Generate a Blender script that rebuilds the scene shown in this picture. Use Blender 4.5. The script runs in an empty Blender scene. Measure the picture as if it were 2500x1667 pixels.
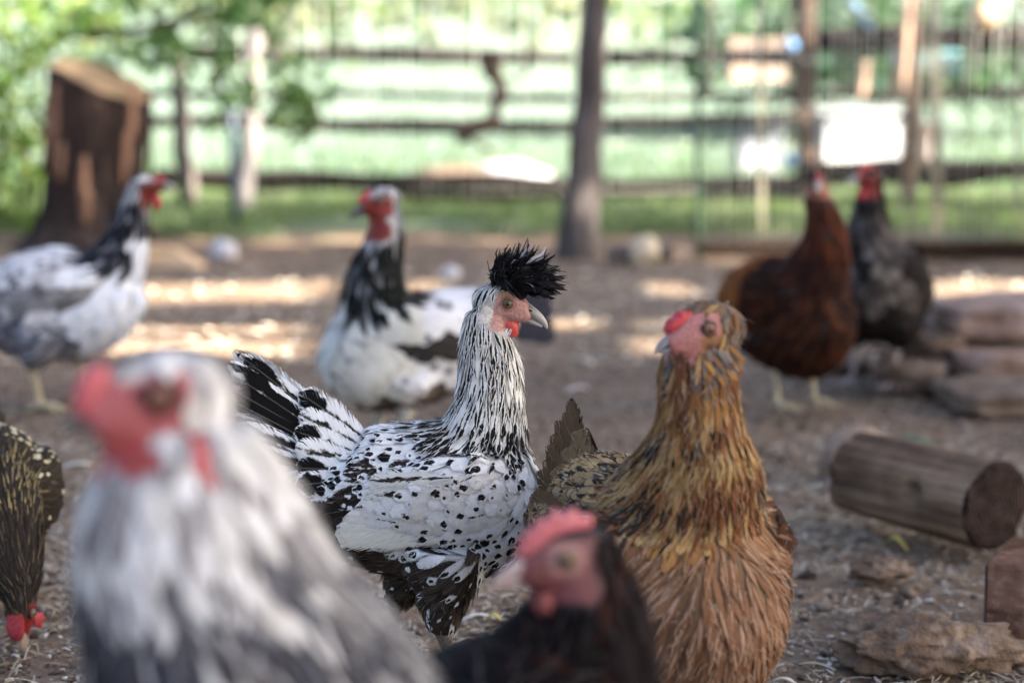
import bpy, math, random
import numpy as np
from mathutils import Vector, Matrix, noise
from mathutils.bvhtree import BVHTree

random.seed(7)
R = math.radians
scene = bpy.context.scene
COL = scene.collection

# ------------------------------------------------------------------ camera
FPX, PW, PH, CAMH = 4861.0, 2500.0, 1667.0, 0.645
PITCH = math.atan((833.5 - 161.0) / FPX)
cam_d = bpy.data.cameras.new('camera')
cam = bpy.data.objects.new('camera', cam_d)
COL.objects.link(cam)
cam.location = (0, 0, CAMH)
cam.rotation_euler = (R(90) - PITCH, 0, 0)
cam_d.sensor_width = 36
cam_d.lens = FPX / PW * 36
cam_d.clip_start = 0.05
cam_d.clip_end = 600
cam_d.dof.use_dof = True
cam_d.dof.focus_distance = 1.975
cam_d.dof.aperture_fstop = 3.1
cam_d.dof.aperture_blades = 0
scene.camera = cam

# ------------------------------------------------------------------ light
TOSUN = Vector((0.78, -0.20, 0.56)).normalized()
world = bpy.data.worlds.new('World')
scene.world = world
world.use_nodes = True
wn = world.node_tree.nodes
wl = world.node_tree.links
bg = wn['Background']
sky = wn.new('ShaderNodeTexSky')
sky.sky_type = 'NISHITA'
sky.sun_disc = False
sky.sun_elevation = math.asin(TOSUN.z)
sky.sun_rotation = math.atan2(TOSUN.x, TOSUN.y)
sky.air_density = 1.0
sky.dust_density = 4.5
sky.ozone_density = 1.0
wl.new(sky.outputs[0], bg.inputs[0])
bg.inputs[1].default_value = 0.05
sun_d = bpy.data.lights.new('sun', 'SUN')
sun_d.energy = 5.0
sun_d.angle = R(0.53)
sun_d.color = (1.0, 0.87, 0.70)
sun = bpy.data.objects.new('sun', sun_d)
COL.objects.link(sun)
sun.location = (9, -4, 8)
sun.rotation_euler = TOSUN.to_track_quat('Z', 'Y').to_euler()

scene.view_settings.view_transform = 'Standard'
scene.view_settings.look = 'None'
scene.view_settings.gamma = 1
scene.view_settings.exposure = 2.95
scene.view_settings.use_curve_mapping = False
scene.cycles.use_denoising = True
scene.cycles.max_bounces = 6
scene.cycles.transparent_max_bounces = 12

# ------------------------------------------------------------------ helpers
def px_world(px, py, y):
    """point on the photograph's ray through (px, py) at world depth y"""
    f = Vector((0, math.cos(PITCH), -math.sin(PITCH)))
    u = Vector((0, math.sin(PITCH), math.cos(PITCH)))
    d = f + Vector(((px - 1250) / FPX, 0, 0)) - u * ((py - 833.5) / FPX)
    k = y / d.y
    return Vector((d.x * k, y, CAMH + d.z * k))

def set_meta(o, label=None, cat=None, group=None, kind=None):
    if label: o['label'] = label
    if cat: o['category'] = cat
    if group: o['group'] = group
    if kind: o['kind'] = kind
    return o

def empty(name, loc=(0, 0, 0), rz=0.0, label=None, cat=None, group=None):
    o = bpy.data.objects.new(name, None)
    COL.objects.link(o)
    o.location = loc
    o.rotation_euler = (0, 0, rz)
    o.empty_display_size = 0.05
    return set_meta(o, label, cat, group)

def link_mesh(name, me, mat, parent=None, smooth=True):
    if mat is not None and len(me.materials) == 0:
        me.materials.append(mat)
    if smooth:
        me.polygons.foreach_set('use_smooth', [True] * len(me.polygons))
    me.update()
    o = bpy.data.objects.new(name, me)
    COL.objects.link(o)
    if parent is not None:
        o.parent = parent
    return o

def mk(name, verts, faces, mat, parent=None, smooth=True):
    me = bpy.data.meshes.new(name)
    me.from_pydata([tuple(v) for v in verts], [], faces)
    return link_mesh(name, me, mat, parent, smooth)

class Geo:
    def __init__(s): s.v = []; s.f = []; s.c = []
    def add(s, vs, fs, col=None):
        b = len(s.v)
        s.v += [tuple(v) for v in vs]
        s.f += [tuple(i + b for i in f) for f in fs]
        if col is not None: s.c += [col] * len(vs)
        return b
    def build(s, name, mat, parent=None, smooth=True):
        me = bpy.data.meshes.new(name)
        me.from_pydata(s.v, [], s.f)
        if s.c:
            a = me.color_attributes.new('col', 'FLOAT_COLOR', 'POINT')
            a.data.foreach_set('color', np.array([(c[0], c[1], c[2], 1) for c in s.c], dtype=np.float32).ravel())
        return link_mesh(name, me, mat, parent, smooth)

def box_vf(sx, sy, sz, c=(0, 0, 0), bev=0.0, jit=0.0, rnd=random):
    """bevelled box: 24 verts"""
    if bev <= 0: bev = min(sx, sy, sz) * 0.08
    V = []; idx = {}
    for a in (-1, 1):
        for b in (-1, 1):
            for d in (-1, 1):
                j = Vector((rnd.uniform(-jit, jit), rnd.uniform(-jit, jit), rnd.uniform(-jit, jit)))
                for ax in range(3):
                    p = Vector((a * (sx / 2), b * (sy / 2), d * (sz / 2)))
                    for k in range(3):
                        if k != ax: p[k] -= (a, b, d)[k] * bev
                    idx[(a, b, d, ax)] = len(V)
                    V.append(p + j + Vector(c))
    F = []
    for ax in range(3):
        for s in (-1, 1):
            o = [k for k in range(3) if k != ax]
            q = []
            for (u, w) in ((-1, -1), (1, -1), (1, 1), (-1, 1)):
                t = [0, 0, 0]; t[ax] = s; t[o[0]] = u; t[o[1]] = w
                q.append(idx[(t[0], t[1], t[2], ax)])
            F.append(tuple(q))
    for ax in range(3):
        o = [k for k in range(3) if k != ax]
        for u in (-1, 1):
            for w in (-1, 1):
                t0 = [0, 0, 0]; t1 = [0, 0, 0]
                t0[ax] = -1; t1[ax] = 1
                for t in (t0, t1): t[o[0]] = u; t[o[1]] = w
                F.append((idx[(*t0, o[0])], idx[(*t1, o[0])], idx[(*t1, o[1])], idx[(*t0, o[1])]))
    for a in (-1, 1):
        for b in (-1, 1):
            for d in (-1, 1):
                F.append((idx[(a, b, d, 0)], idx[(a, b, d, 1)], idx[(a, b, d, 2)]))
    return V, F

def cr(P, n):
    """Catmull-Rom through rows of P, n steps per span"""
    P = np.array(P, float)
    Q = np.vstack([2 * P[0] - P[1], P, 2 * P[-1] - P[-2]])
    out = []
    for i in range(1, len(Q) - 2):
        for k in range(n):
            t = k / n
            a, b, c, d = Q[i - 1], Q[i], Q[i + 1], Q[i + 2]
            out.append(.5 * ((2 * b) + (c - a) * t + (2 * a - 5 * b + 4 * c - d) * t * t + (3 * b - a - 3 * c + d) * t ** 3))
    out.append(P[-1])
    return np.array(out)

def loft(rows, n=4, seg=16, wob=None, ref=None):
    """rows: x,y,z, half width (lateral), half thickness, psi (turn of lateral axis, rad)"""
    rows = [list(r) + [0.0] * (6 - len(r)) for r in rows]
    Q = cr(rows, n) if len(rows) > 2 and n > 1 else np.array(rows, float)
    V = []; F = []
    m = len(Q)
    for i in range(m):
        c = Vector(Q[i][:3])
        T = Vector(Q[min(i + 1, m - 1)][:3]) - Vector(Q[max(i - 1, 0)][:3])
        T.normalize()
        psi = Q[i][5]
        lat = Vector((-math.sin(psi), math.cos(psi), 0)) if ref is None else Vector(ref)
        N = T.cross(lat).normalized()
        L = N.cross(T).normalized()
        w = max(Q[i][3], 1e-4); t = max(Q[i][4], 1e-4)
        for k in range(seg):
            a = 2 * math.pi * k / seg
            s = 1.0 if wob is None else wob(i / (m - 1), a, c)
            V.append(c + L * (math.cos(a) * w * s) + N * (math.sin(a) * t * s))
    for i in range(m - 1):
        for k in range(seg):
            k2 = (k + 1) % seg
            F.append((i * seg + k, i * seg + k2, (i + 1) * seg + k2, (i + 1) * seg + k))
    F.append(tuple(range(seg))[::-1])
    F.append(tuple((m - 1) * seg + k for k in range(seg)))
    return V, F

def tube(path, radii, n=3, seg=8, wob=None):
    """round tube through 3D points, with a reference axis that is never parallel"""
    P = [Vector(p) for p in path]
    d = (P[-1] - P[0]).normalized()
    ref = Vector((0, 1, 0)) if abs(d.y) < 0.8 else Vector((1, 0, 0))
    if isinstance(radii, (int, float)): radii = [radii] * len(P)
    rows = [(p.x, p.y, p.z, r, r, 0) for p, r in zip(P, radii)]
    return loft(rows, n, seg, wob, ref)

def ico_rock(r, rnd, squash=(1, 1, 1), amp=.25, sub=2, freq=2.0):
    import bmesh
    bm = bmesh.new()
    bmesh.ops.create_icosphere(bm, subdivisions=sub, radius=1.0)
    off = Vector((rnd.uniform(0, 99), rnd.uniform(0, 99), rnd.uniform(0, 99)))
    V = []
    for v in bm.verts:
        k = 1 + amp * noise.noise(v.co * freq + off) + amp * .5 * noise.noise(v.co * freq * 2.7 + off)
        V.append(Vector((v.co.x * squash[0], v.co.y * squash[1], v.co.z * squash[2])) * (r * k))
    F = [tuple(x.index for x in f.verts) for f in bm.faces]
    bm.free()
    return V, F

# ------------------------------------------------------------------ materials
class NT:
    def __init__(s, name):
        s.m = bpy.data.materials.new(name)
        s.m.use_nodes = True
        s.n = s.m.node_tree.nodes; s.l = s.m.node_tree.links
        s.b = s.n['Principled BSDF']
    def put(s, sock, v):
        if isinstance(v, bpy.types.NodeSocket): s.l.new(v, sock)
        elif isinstance(v, (tuple, list)) and sock.type == 'RGBA': sock.default_value = (*v[:3], 1)
        else: sock.default_value = v
    def math(s, op, a, b=0.0, clamp=False):
        n = s.n.new('ShaderNodeMath'); n.operation = op; n.use_clamp = clamp
        s.put(n.inputs[0], a); s.put(n.inputs[1], b)
        return n.outputs[0]
    def mix(s, f, a, b, mode='MIX'):
        n = s.n.new('ShaderNodeMix'); n.data_type = 'RGBA'; n.blend_type = mode
        s.put(n.inputs[0], f); s.put(n.inputs[6], a); s.put(n.inputs[7], b)
        return n.outputs[2]
    def attr(s, name):
        n = s.n.new('ShaderNodeAttribute'); n.attribute_name = name
        return n
    def coord(s, which='Object'):
        return s.n.new('ShaderNodeTexCoord').outputs[which]
    def mapping(s, v, scale=(1, 1, 1), loc=(0, 0, 0)):
        n = s.n.new('ShaderNodeMapping')
        s.l.new(v, n.inputs[0]); n.inputs['Scale'].default_value = scale; n.inputs['Location'].default_value = loc
        return n.outputs[0]
    def noise(s, v, scale, detail=4, rough=.55, out=0):
        n = s.n.new('ShaderNodeTexNoise')
        if v is not None: s.l.new(v, n.inputs['Vector'])
        n.inputs['Scale'].default_value = scale; n.inputs['Detail'].default_value = detail
        n.inputs['Roughness'].default_value = rough
        return n.outputs[out]
    def ramp(s, f, stops):
        n = s.n.new('ShaderNodeValToRGB')
        s.put(n.inputs[0], f)
        e = n.color_ramp.elements
        while len(e) < len(stops): e.new(0.5)
        for k, (p, c) in enumerate(stops):
            e[k].position = p; e[k].color = (*c[:3], 1)
        return n.outputs[0]
    def sep(s, v):
        n = s.n.new('ShaderNodeSeparateXYZ'); s.l.new(v, n.inputs[0]); return n.outputs
    def bump(s, h, strength=.4, dist=.01):
        n = s.n.new('ShaderNodeBump'); n.inputs['Strength'].default_value = strength
        n.inputs['Distance'].default_value = dist
        s.put(n.inputs['Height'], h); s.l.new(n.outputs[0], s.b.inputs['Normal'])
    def out(s, col, rough=.7, spec=.3, **kw):
        s.put(s.b.inputs['Base Color'], col)
        s.put(s.b.inputs['Roughness'], rough)
        s.b.inputs['Specular IOR Level'].default_value = spec
        for k, v in kw.items(): s.put(s.b.inputs[k.replace('_', ' ')], v)
        return s.m

def simple(name, stops, scale=30, rough=.7, spec=.3, bump=.3, dist=.003, stretch=(1, 1, 1), **kw):
    t = NT(name)
    v = t.mapping(t.coord(), stretch)
    f = t.noise(v, scale, 6, .6)
    t.bump(t.noise(v, scale * 2.3, 5, .6), bump, dist)
    return t.out(t.ramp(f, stops), rough, spec, **kw)

def feather_material(name, cut=0.0):
    t = NT(name)
    uv = t.sep(t.coord('UV'))
    fc = t.attr('fc'); fm = t.attr('fm'); fp = t.attr('fp')
    pat = t.sep(fp.outputs['Vector']); rnd = fp.outputs['Alpha']
    u, v = uv[0], uv[1]
    ua = t.math('MULTIPLY', t.math('ABSOLUTE', t.math('SUBTRACT', u, .5)), 2.0)
    cmb = t.n.new('ShaderNodeCombineXYZ')
    t.l.new(t.math('MULTIPLY', u, 1.0), cmb.inputs[0]); t.l.new(t.math('MULTIPLY', v, 2.0), cmb.inputs[1])
    t.l.new(t.math('MULTIPLY', rnd, 57.0), cmb.inputs[2])
    nz = t.math('SUBTRACT', t.noise(cmb.outputs[0], 3.5, 3, .6), .5)
    # barbs run outward and towards the tip
    bphase = t.math('SUBTRACT', v, t.math('MULTIPLY', ua, .22))
    cb = t.n.new('ShaderNodeCombineXYZ')
    t.l.new(t.math('MULTIPLY', bphase, 34.0), cb.inputs[0]); t.l.new(t.math('MULTIPLY', u, 1.6), cb.inputs[1])
    t.l.new(t.math('MULTIPLY', rnd, 91.0), cb.inputs[2])
    barb = t.math('SUBTRACT', t.noise(cb.outputs[0], 1.0, 2, .6), .5)
    wob = t.math('ADD', t.math('MULTIPLY', nz, .9), t.math('MULTIPLY', barb, .35))
    # spangle
    dv = t.math('DIVIDE', t.math('SUBTRACT', v, .84), .30)
    ds = t.math('SQRT', t.math('ADD', t.math('MULTIPLY', dv, dv), t.math('MULTIPLY', t.math('MULTIPLY', ua, ua), .9)))
    ms = t.math('MULTIPLY', t.math('SUBTRACT', t.math('SUBTRACT', pat[0], .12), t.math('ADD', ds, t.math('MULTIPLY', wob, .8))), 9.0, True)
    # streak
    mg = t.math('MULTIPLY', t.math('SUBTRACT', t.math('SUBTRACT', pat[1], .1), t.math('ADD', ua, wob)), 7.0, True)
    # lacing
    ev = t.math('MULTIPLY', t.math('SUBTRACT', v, .55), 2.1)
    e = t.math('MAXIMUM', ua, ev)
    ml = t.math('MULTIPLY', t.math('SUBTRACT', t.math('ADD', e, t.math('MULTIPLY', wob, .5)), t.math('SUBTRACT', 1.1, pat[2])), 7.0, True)
    m = t.math('MAXIMUM', t.math('MAXIMUM', ms, mg), ml)
    col = t.mix(m, fc.outputs['Color'], fm.outputs['Color'])
    shade = t.math('ADD', 1.0, t.math('ADD', t.math('MULTIPLY', barb, .55), t.math('MULTIPLY', nz, .25)))
    g = t.n.new('ShaderNodeCombineXYZ')
    for k in range(3): t.l.new(shade, g.inputs[k])
    col = t.mix(1.0, col, g.outputs[0], 'MULTIPLY')
    shaft = t.math('MULTIPLY', t.math('SUBTRACT', .07, ua), 14.0, True)
    col = t.mix(t.math('MULTIPLY', shaft, .16), col, (.55, .5, .42))
    t.bump(barb, .35, .0012)
    mat = t.out(col, .75, .06)
    if cut > 0:
        tr = t.n.new('ShaderNodeBsdfTransparent')
        mx = t.n.new('ShaderNodeMixShader')
        # ragged gaps between barbs near the edge and tip
        edge = t.math('MAXIMUM', t.math('SUBTRACT', ua, .45), t.math('MULTIPLY', t.math('SUBTRACT', v, .8), 1.6))
        c2 = t.n.new('ShaderNodeCombineXYZ')
        t.l.new(t.math('MULTIPLY', bphase, 60.0), c2.inputs[0]); t.l.new(t.math('MULTIPLY', rnd, 31.0), c2.inputs[2])
        t.l.new(t.math('MULTIPLY', u, 2.2), c2.inputs[1])
        nn = t.noise(c2.outputs[0], 1.0, 1, .5)
        a = t.math('GREATER_THAN', t.math('ADD', nn, t.math('MULTIPLY', edge, cut)), .72)
        t.l.new(a, mx.inputs[0]); t.l.new(t.b.outputs[0], mx.inputs[1]); t.l.new(tr.outputs[0], mx.inputs[2])
        t.l.new(mx.outputs[0], t.n['Material Output'].inputs[0])
    return mat

M = {}
M['feather'] = feather_material('feather')
M['feather_cut'] = feather_material('feather_ragged', .55)
M['feather_soft'] = feather_material('feather_soft_edge', .38)
def vcol(name, rough=.6, spec=.3, bump=.3, scale=400, dist=.0008, amp=.35, **kw):
    t = NT(name)
    a = t.attr('col')
    f = t.noise(t.coord(), scale, 4, .6)
    t.bump(f, bump, dist)
    g = t.ramp(f, [(.3, (1 - amp,) * 3), (.7, (1 + amp * .3,) * 3)])
    return t.out(t.mix(1.0, a.outputs['Color'], g, 'MULTIPLY'), rough, spec, **kw)
M['skin'] = vcol('bird_skin', .55, .35, .7, 420, .0012, .4, Subsurface_Weight=.08, Subsurface_Radius=(.006, .002, .001), Subsurface_Scale=.3)
M['chips'] = vcol('litter', .75, .25, .2, 200)
M['comb'] = simple('red_comb', [(.3, (.34, .025, .035)), (.7, (.52, .06, .07))], 300, .45, .4, .6, .001)
M['comb_pink'] = simple('pink_comb', [(.3, (.44, .09, .12)), (.7, (.60, .20, .23))], 200, .4, .5, .6, .001)
M['wattle'] = simple('wattle', [(.3, (.48, .05, .045)), (.7, (.66, .10, .09))], 250, .4, .4, .5, .001)
M['shank'] = simple('grey_shank', [(.35, (.10, .085, .075)), (.65, (.24, .20, .17))], 350, .55, .35, .8, .001)
M['shank_pale'] = simple('pale_shank', [(.35, (.40, .34, .22)), (.65, (.56, .48, .33))], 300, .55, .35, .6, .001)
def beak_mat(name, base, tip):
    t = NT(name)
    z = t.sep(t.coord('Generated'))
    f = t.math('ADD', z[0], t.math('MULTIPLY', t.math('SUBTRACT', t.noise(t.coord(), 500, 3), .5), .3))
    return t.out(t.ramp(f, [(.25, base), (.65, tip)]), .3, .5)
M['beak'] = beak_mat('horn_beak', (.12, .085, .075), (.36, .34, .33))
M['beak_dark'] = beak_mat('dark_beak', (.03, .028, .03), (.09, .085, .09))
M['beak_pink'] = beak_mat('pink_beak', (.45, .40, .48), (.72, .60, .55))
M['iris'] = simple('iris', [(.3, (.07, .055, .02)), (.7, (.20, .16, .07))], 700, .15, .6, .1, .0002)
M['iris_red'] = simple('iris_brown', [(.3, (.14, .05, .02)), (.7, (.25, .10, .04))], 700, .15, .6, .1, .0002)
M['pupil'] = NT('pupil').out((.004, .004, .005), .05, .8)
M['lid'] = simple('eyelid', [(.3, (.10, .06, .05)), (.7, (.17, .10, .08))], 500, .5, .3, .5, .0006)
# ------------------------------------------------------------------ birds
PROF = {
    'round': [.30, .72, .93, 1.0, .92, .45],
    'point': [.30, .75, .95, .85, .55, .06],
    'fluff': [.35, .8, 1.0, .95, .75, .3],
}
class Feathers:
    def __init__(s):
        s.V = []; s.F = []; s.UV = []; s.A = []; s.B = []; s.P = []
    def strip(s, rows, base, mark, pat, rnd):
        """rows: list of (left, mid, right) points root to tip"""
        b = len(s.V); n = len(rows); w = len(rows[0])
        for i, r in enumerate(rows):
            for k, p in enumerate(r):
                s.V.append((p[0], p[1], p[2]))
                s.UV.append((k / (w - 1), i / (n - 1)))
        s.A += [(*base, 1)] * (n * w); s.B += [(*mark, 1)] * (n * w)
        s.P += [(pat[0], pat[1], pat[2], rnd)] * (n * w)
        for i in range(n - 1):
            for k in range(w - 1):
                a = b + i * w + k
                s.F.append((a, a + 1, a + w + 1, a + w))
    def build(s, name, mat, parent, stuff=False):
        me = bpy.data.meshes.new(name)
        me.from_pydata(s.V, [], s.F)
        uvl = me.uv_layers.new(name='UVMap')
        li = np.empty(len(me.loops), dtype=np.int32); me.loops.foreach_get('vertex_index', li)
        uvl.data.foreach_set('uv', np.array(s.UV, dtype=np.float32)[li].ravel())
        for nm, arr in (('fc', s.A), ('fm', s.B), ('fp', s.P)):
            a = me.color_attributes.new(nm, 'FLOAT_COLOR', 'POINT')
            a.data.foreach_set('color', np.array(arr, dtype=np.float32).ravel())
        o = link_mesh(name, me, mat, parent)
        if stuff: o['kind'] = 'stuff'
        return o

def big_feather(root, dirv, up, L, W, bend=0.0, side=0.0, base=(1, 1, 1), mark=(0, 0, 0), pat=(0, 0, 0), tip='round', nx=5, nv=12, roof=.12, rnd=None):
    """a large single feather as its own Feathers set; bend curls it along 'up', side along the blade"""
    fs = Feathers()
    rnd = random.random() if rnd is None else rnd
    X = Vector(dirv).normalized(); U = (Vector(up) - X * Vector(up).dot(X)).normalized(); S = U.cross(X)
    rows = []
    for i in range(nv):
        v = i / (nv - 1)
        c = Vector(root) + X * (L * v) + U * (bend * L * v * v) + S * (side * L * v * v)
        if tip == 'round': w = W * (.25 + .75 * min(1, v * 2.2)) * (1 if v < .82 else math.sqrt(max(.02, 1 - ((v - .82) / .185) ** 2)))
        else: w = W * (.3 + .7 * min(1, v * 2.5)) * (1 if v < .5 else max(.03, 1 - ((v - .5) / .5) ** 1.6))
        T = X + U * (2 * bend * v) + S * (2 * side * v)
        S2 = U.cross(T).normalized()
        r = []
        for k in range(nx):
            u = (k / (nx - 1) - .5) * 2
            jag = (noise.noise(Vector((v * 9, u * 3, rnd * 77))) * .05) * W if abs(u) > .9 else 0
            r.append(c + S2 * (u * w / 2 + jag) - U * (roof * W * u * u))
        rows.append(r)
    fs.strip(rows, base, mark, pat, rnd)
    return fs

def head_matrix(sp):
    hx = Matrix.Translation(Vector(sp['head'])) @ Matrix.Rotation(sp.get('hyaw', 0), 4, 'Z') @ Matrix.Rotation(-sp.get('hpitch', 0), 4, 'Y') @ Matrix.Rotation(sp.get('hroll', 0), 4, 'X')
    return hx @ Matrix.Scale(sp.get('hs', 1.0), 4)

HEAD_ROWS = [(-.032, 0, -.010, .008, .010), (-.025, 0, -.006, .0135, .0165), (-.014, 0, -.002, .0160, .0195), (-.002, 0, -.001, .0150, .0190),
             (.010, 0, -.0035, .0118, .0150), (.019, 0, -.006, .0088, .0110), (.026, 0, -.0085, .006, .0075)]

def comb_mesh(profile, thick, n_in=.75):
    """profile: closed outline in the head frame's xz plane -> lens-shaped solid"""
    P = [Vector((a, 0, b)) for a, b in profile]
    c = sum(P, Vector()) / len(P)
    V = []; m = len(P)
    for s, k in ((-1, n_in), (0, 1.0), (1, n_in)):
        for p in P:
            q = c + (p - c) * k
            V.append(q + Vector((0, s * thick / 2, 0)))
    V.append(c + Vector((0, -thick * .62, 0))); V.append(c + Vector((0, thick * .62, 0)))
    F = []
    for r in range(2):
        for i in range(m):
            j = (i + 1) % m
            F.append((r * m + i, r * m + j, (r + 1) * m + j, (r + 1) * m + i))
    for i in range(m):
        j = (i + 1) % m
        F.append((3 * m, j, i)); F.append((3 * m + 1, 2 * m + i, 2 * m + j))
    return V, F

def xf(mat, V): return [mat @ Vector(v) for v in V]

def ball(c, rx, ry, rz, n=10, m=16, bump=0.0):
    V = []; F = []
    for i in range(n + 1):
        th = math.pi * i / n
        for k in range(m):
            ph = 2 * math.pi * k / m
            d = Vector((math.sin(th) * math.cos(ph), math.sin(th) * math.sin(ph), math.cos(th)))
            s = 1 + bump * noise.noise(d * 2.3 + Vector(c) * 50)
            V.append(Vector(c) + Vector((d.x * rx, d.y * ry, d.z * rz)) * s)
    for i in range(n):
        for k in range(m):
            k2 = (k + 1) % m
            F.append((i * m + k, (i + 1) * m + k, (i + 1) * m + k2, i * m + k2))
    return V, F

def make_hen(sp):
    rnd = random.Random(sp.get('seed', 1))
    root = empty(sp.get('name', 'hen'), sp['loc'], sp['yaw'], sp['label'], sp.get('cat', 'chicken'), sp.get('group'))
    root.scale = (sp.get('scale', 1.0),) * 3
    HM = head_matrix(sp); HI = HM.inverted()
    # ---- one continuous body from overlapping lofts, voxel-merged
    g = Geo()
    g.add(*loft([(x, 0, z, w, t, 0) for x, z, w, t in sp['body']], 5, 20))
    g.add(*loft(sp['neck'], 5, 18))
    hv, hf = loft(HEAD_ROWS, 4, 16)
    g.add(xf(HM, hv), hf)
    for th in sp.get('thighs', []):
        hip, hock, r0 = th[0], th[1], th[2]
        mid = Vector(hip).lerp(Vector(hock), .55)
        g.add(*tube([hip, mid, hock], [r0, r0 * .68, .0105], 4, 14))
    for s in (-1, 1):
        wr = sp.get('wing')
        if wr:
            g.add(*loft([(x, s * y, z, w, t, 0) for x, y, z, w, t in wr], 4, 12))
    vs = sp.get('voxel', .004)
    tmp = g.build('tmp', None)
    md = tmp.modifiers.new('r', 'REMESH'); md.mode = 'VOXEL'; md.voxel_size = vs
    ms = tmp.modifiers.new('s', 'SMOOTH'); ms.iterations = sp.get('smooth', 6); ms.factor = .5
    dg = bpy.context.evaluated_depsgraph_get()
    me = bpy.data.meshes.new_from_object(tmp.evaluated_get(dg))
    old = tmp.data
    bpy.data.objects.remove(tmp); bpy.data.meshes.remove(old)
    me.name = 'body'
    bv = BVHTree.FromPolygons([v.co for v in me.vertices], [tuple(p.vertices) for p in me.polygons])
    # ---- skeleton used for feather flow
    seg = []
    def chain(pts, tag):
        L = sum((Vector(pts[i + 1][:3]) - Vector(pts[i][:3])).length for i in range(len(pts) - 1)); acc = 0
        for i in range(len(pts) - 1):
            a, b = Vector(pts[i][:3]), Vector(pts[i + 1][:3]); l = (b - a).length
            seg.append((a, b, tag, (pts[i][3] + pts[i + 1][3]) / 2, acc / L, (acc + l) / L)); acc += l
    hb = HM @ Vector((-.025, 0, -.004))
    hfpt = HM @ Vector((.02, 0, -.004))
    chain([(*hfpt, .012), (*hb, .017)], 'head')
    nk = [(r[0], r[1], r[2], (r[3] + r[4]) / 2) for r in sp['neck']][::-1]
    chain([(*hb, .02)] + nk[1:], 'neck')
    bd = [(x, 0, z, (w + t) / 2) for x, z, w, t in sp['body']][::-1]
    chain(bd, 'body')
    for th in sp.get('thighs', []):
        chain([(*th[0], th[2]), (*th[1], .012)], 'thigh')
    if sp.get('wing'):
        for s in (-1, 1):
            chain([(x, s * (y + .012), z, .035) for x, y, z, w, t in sp['wing']], 'wing')
    def classify(p):
        D = Vector((0, 0, 0)); best = 1e9; bt = None; bp = 0
        for a, b, tag, r, t0, t1 in seg:
            ab = b - a; k = max(0, min(1, (p - a).dot(ab) / ab.length_squared))
            d = (p - (a + ab * k)).length / r
            if tag == 'wing': d *= sp.get('wing_w', 1.35)
            wgt = 1 / (d ** 4 + 1e-3)
            D += ab.normalized() * wgt
            if d < best: best = d; bt = tag; bp = t0 + (t1 - t0) * k
        return bt, bp, D
    # ---- skin colours on the body mesh
    n = len(me.vertices)
    ca = np.ones((n, 4), dtype=np.float32)
    under = sp['under']
    for i, v in enumerate(me.vertices):
        q = HI @ v.co
        c = sp['face'](q) if q.length < .06 else None
        ca[i, :3] = c if c is not None else under
    a = me.color_attributes.new('col', 'FLOAT_COLOR', 'POINT'); a.data.foreach_set('color', ca.ravel())
    body = link_mesh('body', me, M['skin'], root)
    # ---- plumage
    areas = np.array([p.area for p in me.polygons]); tot = areas.sum()
    fsz = sp.get('fsize', {})
    base_sz = {'head': (.0042, .0105, .0042, .10, 'fluff'), 'neck': (.0062, .036, .0085, .085, 'point'), 'body': (.0095, .030, .0165, .085, 'round'),
               'wing': (.0105, .034, .019, .07, 'round'), 'thigh': (.0085, .024, .012, .12, 'fluff')}
    base_sz.update(fsz)
    minsp = min(v[0] for v in base_sz.values())
    ncand = int(tot / (minsp ** 2) * 3.0)
    cum = np.cumsum(areas) / tot
    rs = np.random.RandomState(sp.get('seed', 1))
    pick = np.searchsorted(cum, rs.rand(ncand))
    grids = {}
    sets = {'plumage': Feathers(), 'hackle': Feathers(), 'head_feathers': Feathers()}
    part = {'head': 'head_feathers', 'neck': 'hackle'}
    vco = me.vertices; polys = me.polygons
    vmin = sp.get('zmin', -1)
    for pi in pick:
        pl = polys[int(min(pi, len(polys) - 1))]
        vv = [vco[k].co for k in pl.vertices]
        r1, r2 = rnd.random(), rnd.random()
        p = (vv[0] * (1 - r1) + vv[1] * r1) * (1 - r2) + (vv[-1] * (1 - r1) + vv[-2] * r1) * r2
        if p.z < vmin: continue
        tag, t, D = classify(p)
        s_ = base_sz[tag][0]
        cell = (int(p.x / s_ // 1), int(p.y / s_ // 1), int(p.z / s_ // 1))
        gd = grids.setdefault(tag, {})
        ok = True
        for dx in (-1, 0, 1):
            for dy in (-1, 0, 1):
                for dz in (-1, 0, 1):
                    for o in gd.get((cell[0] + dx, cell[1] + dy, cell[2] + dz), ()):
                        if (o - p).length_squared < s_ * s_: ok = False; break
                    if not ok: break
                if not ok: break
            if not ok: break
        if not ok: continue
        q = HI @ p
        if q.length < .06 and sp['face'](q) is not None and rnd.random() > sp.get('bristle', .0): continue
        if tag == 'head' and q.x > sp.get('bald', .006) and q.z < .014: continue
        gd.setdefault(cell, []).append(p)
        nrm = pl.normal.copy()
        d = D.normalized()
        if tag == 'body': d += Vector((0, 0, -1)) * (1.0 * max(0, 1 - t * 2.2) + sp.get('sag', .18))
        elif tag == 'neck': d += Vector((0, 0, -.25 * t))
        d = d - nrm * d.dot(nrm)
        if d.length < 1e-4: continue
        d.normalize()
        d = (Matrix.Rotation(rnd.gauss(0, .13), 3, nrm) @ d)
        _, L, W, lift, prof = base_sz[tag]
        col = sp['colour'](p, tag, t, rnd, nrm)
        base, mark, pat = col[:3]
        ex = col[3] if len(col) > 3 else {}
        L *= rnd.uniform(.82, 1.18) * ex.get('L', 1); W *= rnd.uniform(.85, 1.15) * ex.get('W', 1); prof = ex.get('prof', prof)
        if tag == 'head': L *= .75 + .9 * t
        elif tag == 'neck': L *= .6 + .6 * t
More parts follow.
